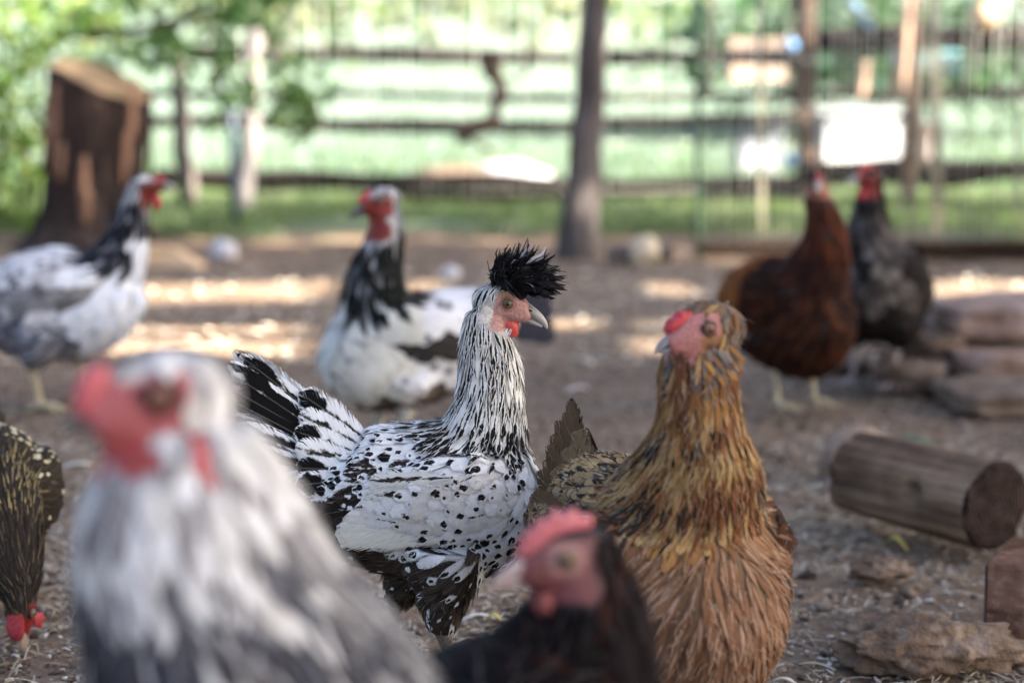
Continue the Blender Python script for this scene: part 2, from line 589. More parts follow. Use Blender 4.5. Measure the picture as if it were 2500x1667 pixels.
        if tag in ('head', 'neck'):
            qt = HI @ (p + d * (L * .8)); qm = HI @ (p + d * (L * .45))
            if (qm.length < .06 and sp['face'](qm) is not None and qm.z < .010): continue
            if qt.length < .06 and sp['face'](qt) is not None and qt.z < .010: L *= .5
        lift = lift * rnd.uniform(.7, 1.6) * ex.get('lift', 1)
        pr = PROF[prof]
        pos = p.copy(); dd = d; rows = []
        nn = nrm
        for i in range(6):
            v = i / 5
            h = .0006 + lift * L * v + (L * .04 * v * v if prof == 'fluff' else 0)
            sv = nn.cross(dd).normalized()
            w = W * pr[i] * .5
            c = pos + nn * h
            rows.append((c - sv * w - nn * (.14 * w), c, c + sv * w - nn * (.14 * w)))
            nx_ = pos + dd * (L / 5)
            loc, ln, _, dist = bv.find_nearest(nx_)
            if loc is None or dist > .012: 
                pos = nx_
            else:
                pos = nx_.lerp(loc, .85); nn = nn.lerp(ln, .6).normalized()
                dd = (dd - nn * dd.dot(nn)).normalized()
        sets[part.get(tag, 'plumage')].strip(rows, base, mark, pat, rnd.random())
        for _ in range(sp.get('fuzz', 0)):      # loose barbs standing off the feather
            i0 = rnd.randrange(2, 5); q0 = rows[i0][rnd.randrange(3)]
            dv = (d + nrm * rnd.uniform(.1, .55) + nrm.cross(d) * rnd.gauss(0, .55)).normalized(); ll = rnd.uniform(.004, .011); ws = nrm.cross(dv).normalized() * .00035
            cb = lerp3(base, (.6, .52, .42), rnd.random() * .5)
            rr_ = [(q0 + dv * (ll * v) + nrm * (-.1 * ll * v * v) - ws * e, q0 + dv * (ll * v) + nrm * (-.1 * ll * v * v) + ws * e) for v, e in ((0, 1), (.5, 1), (1, .2))]
            sets[part.get(tag, 'plumage')].strip(rr_, cb, cb, (0, 0, 0), rnd.random())
    cnt = 0
    for nm, fs in sets.items():
        if fs.V:
            cnt += len(fs.F)
            fs.build(nm, sp.get('fmat', M['feather']), root, stuff=True)
    # ---- beak
    bm = sp.get('beak', M['beak'])
    up = [(.016, 0, -.0005, .0072, .0075), (.024, 0, -.0025, .0062, .0062), (.033, 0, -.0055, .0045, .0046), (.040, 0, -.0100, .0026, .0030), (.0445, 0, -.0150, .0007, .0008)]
    lo = [(.014, 0, -.0105, .0062, .0040), (.024, 0, -.0115, .0050, .0030), (.033, 0, -.0128, .0032, .0020), (.039, 0, -.0142, .0012, .0010)]
    BS = Matrix.Translation((.016, 0, -.004)) @ Matrix.Scale(sp.get('bs', 1.0), 4) @ Matrix.Translation((-.016, 0, .004))
    v, f = loft(up, 4, 12); mk('upper_beak', xf(HM @ BS, v), f, bm, root)
    v, f = loft(lo, 3, 10); mk('lower_beak', xf(HM @ BS, v), f, bm, root)
    if sp.get('nostril'):
        for s in (-1, 1):
            v, f = ball((.0235, s * .0062, -.0005), .0024, .0006, .0009, 6, 10); mk('nostril', xf(HM, v), f, M['pupil'], root)
    # ---- eyes
    for s in (-1, 1):
        ey = sp.get('eye_y', .0146)
        ES = Matrix.Translation((0, s * ey, .0018)) @ Matrix.Scale(sp.get('es', 1.0), 4) @ Matrix.Translation((0, -s * ey, -.0018))
        v, f = ball((0, s * ey, .0018), .0058, .0021, .0054, 8, 20); mk('eyelid', xf(HM @ ES, v), f, M['lid'], root)
        v, f = ball((0, s * (ey + .0008), .0018), .0040, .0023, .0039, 10, 20); eye = mk('eye', xf(HM @ ES, v), f, sp.get('iris', M['iris']), root)
        v, f = ball((0, s * (ey + .0019), .0018), .0025, .0016, .0025, 8, 16); mk('pupil', xf(HM @ ES, v), f, M['pupil'], eye)
    # ---- comb, wattles, ear lobes
    for cmb in sp.get('combs', []):
        v, f = comb_mesh(cmb['prof'], cmb['t'])
        mt = Matrix.Translation((0, cmb.get('y', 0), 0)) @ Matrix.Rotation(cmb.get('roll', 0), 4, 'X')
        o = mk('comb', xf(HM @ mt, v), f, cmb.get('mat', M['comb']), root)
        sb = o.modifiers.new('s', 'SUBSURF'); sb.levels = sb.render_levels = 2
    for wt in sp.get('wattles', []):
        for s in (-1, 1):
            c = wt['c']
            v, f = ball((c[0], s * c[1], c[2]), wt['r'][0], wt['r'][1], wt['r'][2], 10, 16, .5)
            mk('wattle', xf(HM, v), f, wt.get('mat', M['wattle']), root)
    for wt in sp.get('lobes', []):
        for s in (-1, 1):
            c = wt['c']
            v, f = ball((c[0], s * c[1], c[2]), wt['r'][0], wt['r'][1], wt['r'][2], 8, 12, .3)
            mk('ear_lobe', xf(HM, v), f, wt['mat'], root)
    # ---- legs with toes and claws
    for lg in sp.get('legs', []):
        hock, ank, fy = Vector(lg[0]), Vector(lg[1]), lg[2]
        gg = Geo()
        rr = lg[3] if len(lg) > 3 else .0065
        gg.add(*tube([hock + (hock - ank).normalized() * .012, hock, hock.lerp(ank, .3), hock.lerp(ank, .75), ank], [rr * 1.15, rr * 1.35, rr * .9, rr * .85, rr * 1.15], 3, 12,
                     lambda q, an, c: 1 + .07 * math.sin(c.z * 1400)))
        for an, ln in ((fy - .5, .045), (fy, .055), (fy + .5, .045), (fy + math.pi, .022)):
            d = Vector((math.cos(an), math.sin(an), 0))
            b0 = Vector((ank.x, ank.y, ank.z + .001))
            gg.add(*tube([b0, b0 + d * ln * .35 + Vector((0, 0, .003)), b0 + d * ln * .8 + Vector((0, 0, -ank.z * .35)), b0 + d * ln + Vector((0, 0, -ank.z * .6))],
                         [rr * .8, rr * .72, rr * .5, rr * .28], 3, 8, lambda q, a2, c: 1 + .08 * math.sin(q * 60)))
            gg.add(*tube([b0 + d * ln * .97 + Vector((0, 0, -ank.z * .55)), b0 + d * (ln + .006) + Vector((0, 0, -ank.z * .55)), b0 + d * (ln + .012) + Vector((0, 0, -ank.z * .95))],
                         [rr * .3, rr * .22, .0004], 2, 6))
        gg.build('leg', sp.get('leg_mat', M['shank']), root)
    if sp.get('extra'): sp['extra'](root, HM, bv, rnd)
    print('hen', sp['label'][:40], 'feather faces', cnt)
    return root

def tail_fan(root, base, n, elev0, elev1, L, W, spread, colfn, bend=.1, rnd=random, tip='round', lat0=.012):
    """a tent of tail feathers: two halves, each from the top (central) to the outer one"""
    for s in (-1, 1):
        for k in range(n):
            t = k / max(1, n - 1)
            el = elev0 + (elev1 - elev0) * t + rnd.uniform(-.03, .03)
            az = s * (spread * (.15 + .85 * t))
            d = Vector((-math.cos(el) * math.cos(az), math.cos(el) * math.sin(az) * 1.0, math.sin(el)))
            r = Vector(base) + Vector((0, s * (lat0 * (.3 + t)), -.035 * t))
            up = Vector((0, s * (.75 + .25 * t), .25)) if True else None
            b, m, p = colfn(t, rnd)
            fs = big_feather(r, d, up, L * (1 - .18 * t) * rnd.uniform(.95, 1.05), W, bend=-.03, side=-s * bend, base=b, mark=m, pat=p, tip=tip)
            fs.build('tail_feather', M['feather_cut'], root)

def wing_fan(root, roots0, roots1, tips0, tips1, n, W, colfn, y0, y1, rnd, bend=0.0, mat=None):
    """flight feathers of the folded wing, both sides. roots/tips in (x, z) from the top one to the lowest"""
    for s in (-1, 1):
        for k in range(n):
            t = k / (n - 1)
            r = Vector((roots0[0] + (roots1[0] - roots0[0]) * t, 0, roots0[1] + (roots1[1] - roots0[1]) * t))
            e = Vector((tips0[0] + (tips1[0] - tips0[0]) * t, 0, tips0[1] + (tips1[1] - tips0[1]) * t))
            yy = y0 + (y1 - y0) * (1 - t)
            r.y = s * (yy + .0012 * (n - k) * .5); e.y = s * (yy - .012 + .0012 * (n - k) * .5)
            d = e - r
            b, m, p = colfn(t, rnd)
            fs = big_feather(r, d, Vector((0, s, .12)), d.length * rnd.uniform(.96, 1.04), W, bend=-.03, side=s * bend, base=b, mark=m, pat=p, roof=.06)
            fs.build('wing_feather', mat or M['feather_cut'], root)

def rot(c, k): return tuple(max(0, x * k) for x in c)
def lerp3(a, b, t): return tuple(a[i] + (b[i] - a[i]) * t for i in range(3))
def sstep(a, b, x):
    t = max(0, min(1, (x - a) / (b - a))); return t * t * (3 - 2 * t)

WHITE = (.74, .755, .78); CREAM = (.72, .69, .61); BLACK = (.007, .007, .008); SOOT = (.024, .018, .015)

# ---- 1. the crested black and white hen, in focus
def main_face(q):
    if q.z > .0135: return None
    if q.x > -.0125 and q.z > -.028 and q.x < .05:
        if q.x < -.004 and q.z < -.02: return (.52, .30, .29)
        if (q.x + .0) ** 2 + (q.z - .0018) ** 2 < .0085 ** 2: return (.30, .14, .10) if q.x < 0 else (.40, .20, .16)
        if q.z > .006 and q.x < 0: return (.52, .30, .14)
        nz = noise.noise(q * 260)
        return (.52 + .12 * nz, .29 + .12 * nz, .27 + .12 * nz)
    if -.028 < q.x <= -.0125 and -.024 < q.z < -.004: return (.74, .70, .66)
    return None
def main_col(p, tag, t, rnd, nrm):
    x, z = p.x, p.z
    if tag == 'head':
        return (WHITE if rnd.random() < .62 else CREAM), BLACK, ((0, .75, 0) if rnd.random() < (.6 if z > .405 or x < .05 else .15) else (0, 0, 0)), {'prof': 'point', 'W': .75}
    if tag == 'neck':
        front = sstep(.06, .09, x) if z > .33 else 0
        pb = .92 - .45 * front
        if rnd.random() < pb: 
            if z > .31: return lerp3(WHITE, CREAM, rnd.random() * .8), BLACK, (0, rnd.uniform(.45, .8), 0), {'W': .7, 'L': .85}
            return lerp3(WHITE, CREAM, rnd.random() * .8), BLACK, (rnd.uniform(.8, 1.2), .35, 0), {'W': .85, 'prof': 'fluff'}
        return lerp3(WHITE, CREAM, rnd.random() * .7), BLACK, (0, 0, 0), {'W': .8}
    dark = sstep(.180, .135, z) * (.85 - .35 * sstep(0, .06, x)) + sstep(-.045, -.095, x) * sstep(.24, .19, z)
    if z < .13: dark = max(dark, sstep(.05, -.03, x) * .75 + sstep(.13, .09, z))
    if tag == 'thigh': dark = max(dark, sstep(.16, .115, z), .45)
    if rnd.random() < min(.97, dark):
        return lerp3(SOOT, (.07, .055, .045), rnd.random()), WHITE, ((rnd.uniform(.3, .7), 0, 0) if rnd.random() < .2 else (0, 0, 0)), {'prof': 'fluff'}
    if -.075 < x < -.005 and .232 < z < .256 + .01 * noise.noise(p * 60) and rnd.random() < .5: return (.03, .022, .02), WHITE, (0, .25, 0), {'W': .8}
    if x < -.05 and z < .225 and rnd.random() < .5: return (.02, .016, .015), WHITE, ((.5, 0, 0) if rnd.random() < .4 else (0, 0, 0)), {}
    if tag == 'wing':
        c = lerp3(WHITE, (.62, .58, .54), rnd.random() * .9)
        k = rnd.random()
        return c, BLACK, ((rnd.uniform(.34, .78), 0, 0) if k < .5 else (0, 0, 0) if k < .85 else (0, .28, 0)), {'W': .85, 'L': .9}
    if z > .262:   # back: fine dashes
        return WHITE, BLACK, ((rnd.uniform(.5, .95), 0, 0) if rnd.random() < .72 else (0, .3, 0) if rnd.random() < .4 else (0, 0, 0)), {'W': .62, 'L': .8}
    return WHITE, BLACK, ((rnd.uniform(.45, 1.0), 0, 0) if rnd.random() < .85 else (0, 0, 0)), {'W': rnd.uniform(.6, .95), 'L': rnd.uniform(.75, 1.05)}
def main_extra(root, HM, bv, rnd):
    # crest
    fs = Feathers()
    for k in range(1050):
        a = rnd.random()
        ang = R(2 + 116 * a)
        lat = rnd.gauss(0, .45)
        bx = -.016 + .026 * (1 - a) + rnd.uniform(-.004, .004)
        b = Vector((bx, rnd.gauss(0, .006), .0170 - abs(bx) * .2 + rnd.uniform(0, .008)))
        ext = .0395 + .012 * math.exp(-((math.degrees(ang) - 62) / 34) ** 2) - .015 * sstep(85, 126, math.degrees(ang)) - .006 * sstep(16, 0, math.degrees(ang))
        L = ext * (rnd.uniform(.45, .95) if rnd.random() < .88 else rnd.uniform(.9, 1.08))
        d = Vector((math.cos(ang) * math.cos(lat), math.sin(lat), math.sin(ang) * math.cos(lat)))
        side = d.cross(Vector((rnd.uniform(-1, 1), rnd.uniform(-1, 1), rnd.uniform(-1, 1)))).normalized()
        up = d.cross(side)
        cu = rnd.uniform(-.1, 1.0) * sstep(-5, 55, math.degrees(ang)); curl = Vector((.55 * cu, rnd.uniform(-.3, .3), -.62 * cu))
        W = rnd.uniform(.0028, .0062)
        white = rnd.random() < .05 and 25 < math.degrees(ang) < 95
        rows = []
        for i in range(7):
            v = i / 6
            c = b + d * (L * v) + curl * (L * v * v * .8) + side * (noise.noise(Vector((v * 2.2, k // 9 * 3.3, 0))) * .011 * v)
            w = W * [.3, .7, .95, 1, .9, .6, .18][i] * .5
            rows.append((HM @ (c - side * w), HM @ (c + up * .0006), HM @ (c + side * w)))
        fs.strip(rows, (.55, .56, .6) if white else rnd.choice([BLACK, BLACK, (.014, .014, .017), (.03, .03, .036)]), (.4, .4, .42), (0, 0, 0) if rnd.random() < .93 else (0, .3, 0), rnd.random())
    fs.build('crest', M['feather_cut'], root, stuff=True)
    core, cf = ball((.006, 0, .027), .026, .016, .016, 10, 16, .8)
    g = Feathers()
    mk('crest_down', xf(HM, core), cf, M['crest_core'], root)
    # throat bristles
    bl = Feathers()
    for k in range(90):
        x0 = rnd.uniform(-.004, .010); z0 = -.026 + rnd.uniform(-.006, .003)
        s = rnd.choice((-1, 1)); b = Vector((x0, s * rnd.uniform(.002, .009), z0))
        d = Vector((-.4 + rnd.uniform(-.2, .3), s * .25, -1)).normalized(); sd = Vector((d.z, 0, -d.x)).normalized()
        L = rnd.uniform(.006, .012)
        bl.strip([(HM @ (b + d * L * v - sd * w), HM @ (b + d * L * v), HM @ (b + d * L * v + sd * w)) for v, w in ((0, .0008), (.5, .0012), (1, .0002))], WHITE, BLACK, (0, .5 if rnd.random() < .4 else 0, 0), rnd.random())
    bl.build('throat_feathers', M['feather'], root, stuff=True)
    # tail: black with white outer webs
    def tc(t, r):
        k = r.random()
        if t < .2: return WHITE, BLACK, (.75, .3, 0)
        if t < .62 or k < .3: return BLACK, WHITE, (0, 0, .30 if k < .6 else .1)
        return WHITE, BLACK, (.5, .62, 0)
    tail_fan(root, (-.084, 0, .256), 9, R(40), R(20), .158, .030, .15, tc, bend=.03, rnd=rnd)
    def tc2(t, r): return WHITE, BLACK, ((.85, .3, 0) if r.random() < .6 else (0, .3, 0))
    tail_fan(root, (-.070, 0, .264), 6, R(37), R(2), .088, .032, .24, tc2, bend=.04, rnd=rnd, lat0=.02)
    tail_fan(root, (-.072, 0, .246), 6, R(4), R(-46), .075, .030, .5, lambda t, r: (WHITE if t < .6 else SOOT, BLACK, (1.0, 0, 0) if r.random() < .6 else (0, 0, 0)), bend=.02, rnd=rnd, lat0=.034)
    # folded wing
    pale = lambda t, r: (rot(lerp3((.80, .78, .74), (.78, .75, .66), t), r.uniform(.8, 1.0)), (.30, .28, .26), (0, 0, .12))
    wing_fan(root, (.030, .222), (.020, .182), (-.086, .196), (-.105, .172), 10, .022, pale, .073, .069, rnd, bend=.02)
    wing_fan(root, (.020, .245), (.030, .225), (-.062, .238), (-.080, .202), 6, .020, lambda t, r: (lerp3(WHITE, CREAM, .5), BLACK, (0, .35, 0) if r.random() < .5 else (0, 0, 0)), .074, .078, rnd)
M['crest_core'] = simple('crest_down', [(.3, (.008, .008, .009)), (.7, (.02, .02, .022))], 300, .8, .2, 1.0, .004)

FOOT_PX = 1070
hens = {}
hens['main'] = make_hen(dict(
    seed=3, loc=((FOOT_PX - 1250) / 2430, 2.0, 0), yaw=R(-4), label='black and white spangled hen with a wild black crest standing side on in focus', group='chickens in the yard',
    body=[(-.128, .238, .022, .026), (-.098, .214, .046, .062), (-.05, .206, .058, .076), (.0, .203, .064, .083), (.045, .209, .062, .078), (.080, .219, .053, .062), (.101, .228, .030, .036)],
    neck=[(.035, 0, .235, .048, .052), (.048, 0, .285, .037, .040), (.052, 0, .32, .029, .033), (.050, 0, .352, .024, .030), (.047, 0, .378, .020, .0235), (.049, 0, .397, .017, .020)],
    head=(.0705, 0, .4075), hpitch=R(-14), hs=1.0,
    wing=[(.075, .040, .232, .014, .026), (.05, .054, .222, .018, .042), (.0, .060, .214, .017, .042), (-.05, .054, .205, .012, .030), (-.085, .044, .200, .006, .014)],
    thighs=[((.010, -.036, .165), (.006, -.036, .078), .043), ((-.015, .036, .165), (-.050, .036, .085), .042)],
    legs=[((.006, -.036, .078), (.022, -.036, .008), R(0), .0068), ((-.050, .036, .085), (-.062, .036, .008), R(0), .0068)],
    voxel=.0028, smooth=5, fmat=M['feather_soft'], fuzz=1, under=(.5, .5, .5), face=main_face, colour=main_col, bristle=.0, nostril=True,
    fsize={'head': (.0030, .010, .0034, .10, 'point'), 'neck': (.0052, .036, .0085, .085, 'point'), 'body': (.0078, .028, .0165, .13, 'round'), 'wing': (.0082, .027, .0165, .12, 'round'), 'thigh': (.0070, .022, .012, .12, 'fluff')},
    wattles=[dict(c=(.008, .0045, -.0235), r=(.0075, .0022, .0095), mat=M['wattle'])],
    lobes=[dict(c=(-.018, .0135, -.013), r=(.007, .002, .009), mat=simple('white_lobe', [(.3, (.62, .55, .50)), (.7, (.75, .70, .66))], 300, .6, .2, .5, .0006))],
    extra=main_extra))
# ---- generic red face
def red_face(q, c1=(.50, .05, .05), c2=(.40, .045, .04), top=.012, back=-.018, low=-.034):
    if q.z < top and q.x > back and q.z > low:
        if q.x * q.x + (q.z - .0018) ** 2 < .0075 ** 2: return c2
        return c1
    return None
SING = lambda k=1.0, h=1.0: [(.030 * k, .000), (.026 * k, .006 * h), (.023 * k, .018 * h), (.017 * k, .014 * h), (.014 * k, .026 * h), (.008 * k, .018 * h), (.003 * k, .031 * h), (-.003 * k, .019 * h),
                             (-.009 * k, .030 * h), (-.014 * k, .018 * h), (-.023 * k, .024 * h), (-.022 * k, .010 * h), (-.010 * k, .008), (.010 * k, .004)]
SMALLC = [(.030, -.001), (.028, .006), (.024, .012), (.019, .011), (.015, .018), (.010, .014), (.004, .017), (-.002, .013), (.002, .008), (.014, .003)]
def sz(head=1, neck=1, body=1):
    return {'head': (.0055 * head, .013, .0060, .12, 'fluff'), 'neck': (.0085 * neck, .042, .0115, .09, 'point'), 'body': (.014 * body, .038, .023, .09, 'round'),
            'wing': (.015 * body, .042, .026, .07, 'round'), 'thigh': (.012, .030, .018, .14, 'fluff')}
GW = (.60, .62, .66)

# ---- 2. big blurred grey-white hen in the left foreground
def h2_face(q):
    if (q.x * .8) ** 2 + (q.z - .0018) ** 2 < .0075 ** 2: return (.07, .012, .014)
    if q.x > .020 and q.z > -.03: return (.50, .16, .18)
    if q.x > .005 and q.z > .0085: return (.62, .60, .58)
    if -.017 < q.x < -.009 and -.034 < q.z < -.014: return (.50, .08, .085)
    if q.x > -.013 and -.013 < q.z < .0095: return (.46, .135, .15)
    if q.x > .003 + .004 * noise.noise(q * 130) and -.026 + .005 * noise.noise(q * 110) < q.z < .0105: return (.34, .06, .06)
    return None
def h2_col(p, tag, t, rnd, nrm):
    if tag == 'head': return (.78, .79, .80), (.5, .5, .55), (0, 0, 0)
    z = p.z
    k = rnd.random()
    cl = noise.noise(Vector((p.x * 42, p.y * 42, z * 15 + 4))) - .35 * sstep(.41, .45, z)
    if tag == 'neck' or z > .30:
        g = sstep(.44, .34, z)
        if cl > (.16 if p.x > .03 else .30) and g > .15 and rnd.random() < .8 * g + .1: return lerp3((.14, .14, .16), (.018, .02, .03), rnd.random() * .6 + g * .4), (.4, .4, .45), (0, 0, .12), {'W': 1.2, 'L': 1.15}
        if cl < -.02: k *= .45; k += .55 if k > .4 else 0
        if k < .15 + .62 * g:
            m = lerp3((.22, .21, .22), (.02, .02, .03), min(1, g * rnd.uniform(.6, 1.4)))
            return lerp3((.52, .52, .53), (.68, .69, .72), rnd.random()), m, (0, rnd.uniform(.6, 1.15), 0), {'W': 1.35, 'L': 1.2}
        if k > .80 and g > .4: return (.03, .035, .05), (.4, .4, .45), (0, 0, .3), {'W': 1.1, 'L': 1.1}
        return lerp3((.50, .49, .48), (.74, .75, .78), rnd.random()), (.3, .3, .32), (0, 0, 0), {'W': 1.2}
    if cl > .22: return lerp3((.20, .20, .24), (.42, .43, .48), k), (.6, .6, .65), (0, 0, .3)
    return lerp3((.55, .56, .60), (.70, .72, .78), rnd.random()), (.12, .12, .15), (0, .35 if rnd.random() < .4 else 0, 0)
hens['front_grey'] = make_hen(dict(
    seed=12, loc=(-.098, 1.055, 0), yaw=R(205), label='large pale grey hen with a red face, badly out of focus, filling the left foreground', group='chickens in the yard',
    body=[(-.24, .17, .03, .03), (-.19, .172, .075, .07), (-.10, .175, .10, .098), (-.02, .182, .108, .108), (.05, .195, .10, .110), (.10, .215, .08, .085), (.135, .230, .04, .04)],
    neck=[(.022, 0, .255, .095, .093), (.042, 0, .300, .088, .088), (.055, 0, .330, .080, .081), (.066, 0, .358, .072, .072), (.074, 0, .385, .063, .066), (.078, 0, .411, .054, .060), (.080, 0, .433, .043, .052), (.083, 0, .455, .032, .040)],
    head=(.098, 0, .476), hpitch=R(-2), hs=1.30, bs=.70, es=.8,
    thighs=[((0, -.05, .15), (.0, -.05, .085), .055), ((0, .05, .15), (.0, .05, .085), .055)],
    legs=[((0, -.05, .085), (.012, -.05, .009), 0, .009), ((0, .05, .085), (.012, .05, .009), 0, .009)], leg_mat=M['shank_pale'],
    wing=[(.08, .070, .235, .018, .03), (.03, .088, .225, .022, .055), (-.04, .092, .215, .02, .055), (-.12, .075, .21, .014, .04), (-.18, .055, .205, .008, .02)],
    voxel=.0045, under=(.45, .46, .5), face=h2_face, colour=h2_col, beak=M['beak_dark'], iris=M['iris_red'],
    fsize=dict(sz(1, 1.1, 1.15), head=(.0046, .010, .0052, .09, 'fluff')), combs=[dict(prof=[(.030, -.010), (.0325, .0), (.030, .008), (.027, .015), (.023, .013), (.019, .018), (.013, .014), (.015, .004), (.022, -.006)], t=.010, mat=simple('pale_red_comb', [(.3, (.40, .08, .10)), (.7, (.52, .14, .17))], 200, .5))],
    wattles=[dict(c=(.008, .006, -.027), r=(.008, .004, .008), mat=M['wattle'])],
    extra=lambda root, HM, bv, rnd: tail_fan(root, (-.20, 0, .20), 7, R(8), R(-15), .10, .05, .4, lambda t, r: ((.5, .5, .55), BLACK, (.5, .5, 0)), rnd=rnd)))

# ---- 3. dark hen with pink comb, bottom centre foreground
def h3_face(q):
    if q.z > .012 or q.x < -.020 or q.z < -.024: return None
    d = math.sqrt(q.x * q.x + (q.z - .0018) ** 2)
    if d < .0055: return (.20, .12, .12)
    if d < .0098: return (.42, .22, .20)
    if d < .012: return (.22, .10, .10)
    return (.22, .075, .08) if q.x > -.012 else (.14, .06, .06)
def h3_col(p, tag, t, rnd, nrm):
    b = lerp3((.003, .0025, .003), (.010, .006, .008), rnd.random())
    if rnd.random() < .1: b = (.022, .008, .006)
    return b, (.02, .015, .022), (0, .3 if rnd.random() < .2 else 0, 0)
hens['front_dark'] = make_hen(dict(
    seed=21, loc=(.008, 1.268, 0), yaw=R(262), label='dark brown hen with a tall pink comb, blurred at the bottom centre', group='chickens in the yard',
    body=[(-.17, .155, .03, .03), (-.13, .165, .06, .065), (-.05, .178, .075, .085), (.02, .188, .084, .090), (.08, .208, .092, .084), (.13, .222, .078, .066), (.170, .228, .045, .038)],
    neck=[(.010, .014, .185, .075, .070), (.028, .026, .235, .070, .060), (.040, .036, .265, .057, .050), (.046, .043, .295, .044, .042), (.050, .045, .32, .033, .033), (.054, .042, .338, .024, .025)],
    head=(.066, .031, .345), hpitch=R(-4), hyaw=R(-66), hs=1.10, bs=.85,
    thighs=[((0, -.04, .14), (.0, -.04, .078), .045), ((0, .04, .14), (.0, .04, .078), .045)],
    legs=[((0, -.04, .078), (.012, -.04, .008), 0, .007), ((0, .04, .078), (.012, .04, .008), 0, .007)],
    voxel=.0045, under=(.004, .003, .004), face=h3_face, colour=h3_col, beak=beak_mat('pink_grey_beak', (.28, .22, .26), (.50, .38, .36)), fsize=dict(sz(1, .8, .85), head=(.0040, .0085, .0042, .09, 'fluff')),
    combs=[dict(prof=SING(1.0, 1.12), t=.007, mat=M['comb_pink'], roll=R(-8))],
    wattles=[dict(c=(.012, .006, -.024), r=(.005, .003, .007), mat=simple('dull_pink', [(.3, (.20, .05, .055)), (.7, (.28, .09, .09))], 200, .5))],
    lobes=[dict(c=(-.019, .0155, -.023), r=(.0045, .002, .005), mat=simple('pink_lobe', [(.3, (.36, .20, .21)), (.7, (.44, .26, .26))], 300, .5, .3, .5, .0006))],
    extra=lambda root, HM, bv, rnd: tail_fan(root, (-.14, 0, .155), 6, R(5), R(-15), .09, .04, .4, lambda t, r: ((.02, .015, .015), BLACK, (0, 0, 0)), rnd=rnd)))

# ---- 4. golden hen facing the camera, head turned to the left
def h4_face(q):
    if q.z > .0125 or q.x < -.014: return None
    if q.x * q.x + (q.z - .0018) ** 2 < .0060 ** 2: return (.05, .025, .02)
    if q.x < .002 and q.z < -.010: return None
    if q.z < -.020 + .012 * noise.noise(q * 150) or q.x < -.010 + .006 * noise.noise(q * 120): return None
    if q.x > .004 + .004 * noise.noise(q * 140) or (q.z > -.004 and q.x > -.008): return (.46 + .1 * noise.noise(q * 300), .20, .20)
    return (.34, .17, .09)
GOLD = (.40, .225, .080); RUST = (.185, .078, .036); SALM = (.215, .120, .078); PALE = (.36, .255, .185)
def h4_col(p, tag, t, rnd, nrm):
    k = rnd.random()
    if tag == 'head':
        if p.z > .43 and k < .5: return (.50, .33, .12), (.08, .07, .07), (0, .4, 0)
        if k < .35: return (.15, .135, .13), (.3, .3, .3), (0, 0, 0)
        return lerp3(GOLD, (.50, .42, .28), k), (.06, .05, .05), (0, .4 if k < .6 else 0, 0)
    nz = noise.noise(p * 30) * .7 + noise.noise(p * 75) * .3
    if .25 < p.z < .345 and abs(p.y) > .030 and nz > .08 and rnd.random() < .5: return lerp3((.018, .015, .014), (.10, .085, .07), k * k), (.5, .4, .24), (0, .3 if k > .5 else 0, 0), {'W': .9}
    if .25 < p.z < .36 and nz < -.12 and rnd.random() < .5: return rot((.42, .29, .14), rnd.uniform(.7, 1.2)), (.2, .12, .05), (0, .35, 0), {'W': .6, 'L': .9, 'lift': 1.5}
    if tag == 'neck' or (p.z > .262 + nz * .05 and p.x > -.01):
        front = p.x > .112 + rnd.uniform(-.02, .02) and p.y < .03
        if p.z > .380 + nz * .05 and front and k < .6:
            return lerp3((.10, .09, .095), (.30, .22, .165), k), RUST, (0, .4 if k > .7 else 0, 0), {'prof': 'fluff', 'W': .8, 'L': .55}
        c = rot(lerp3(GOLD, RUST, max(0, min(1, .35 + nz * 1.3 + (.35 if front else 0) + .5 * sstep(.33, .26, p.z)))), rnd.uniform(.7, 1.2))
        if rnd.random() < (.18 if front else .34) + .2 * sstep(.36, .30, p.z): return rot(c, 1.25), (.012, .011, .011), (0, rnd.uniform(.45, .9), 0), {'W': .8}
        if rnd.random() < .25: return lerp3(c, (.54, .39, .20), .6), c, (0, .4, 0), {'W': .7}
        return c, (.06, .03, .016), (0, .35 if k > .6 else 0, 0), {'W': .8}
    if p.x < .02:
        back = sstep(.02, -.05, p.x)
        if tag == 'body' or tag == 'wing':
            c = lerp3((.20, .12, .055), (.36, .26, .15), rnd.random())
            return c, (.018, .014, .012), (0, rnd.uniform(.5, .9), 0) if k < .5 else (0, 0, .35), {}
    if tag == 'wing' or (abs(p.y) > .070 and p.z > .13): return lerp3((.035, .02, .014), (.10, .045, .026), rnd.random()), (.02, .015, .015), (0, .5 if k < .5 else 0, 0)
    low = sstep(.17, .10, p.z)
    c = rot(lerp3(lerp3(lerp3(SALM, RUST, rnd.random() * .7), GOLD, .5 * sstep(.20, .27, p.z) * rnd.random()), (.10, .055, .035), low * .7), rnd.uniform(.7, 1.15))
    return c, lerp3(PALE, c, low * .5), (0, rnd.uniform(.3, .55) if k < .5 else 0, 0), {'W': rnd.uniform(.4, .75), 'L': .95, 'prof': 'point'}
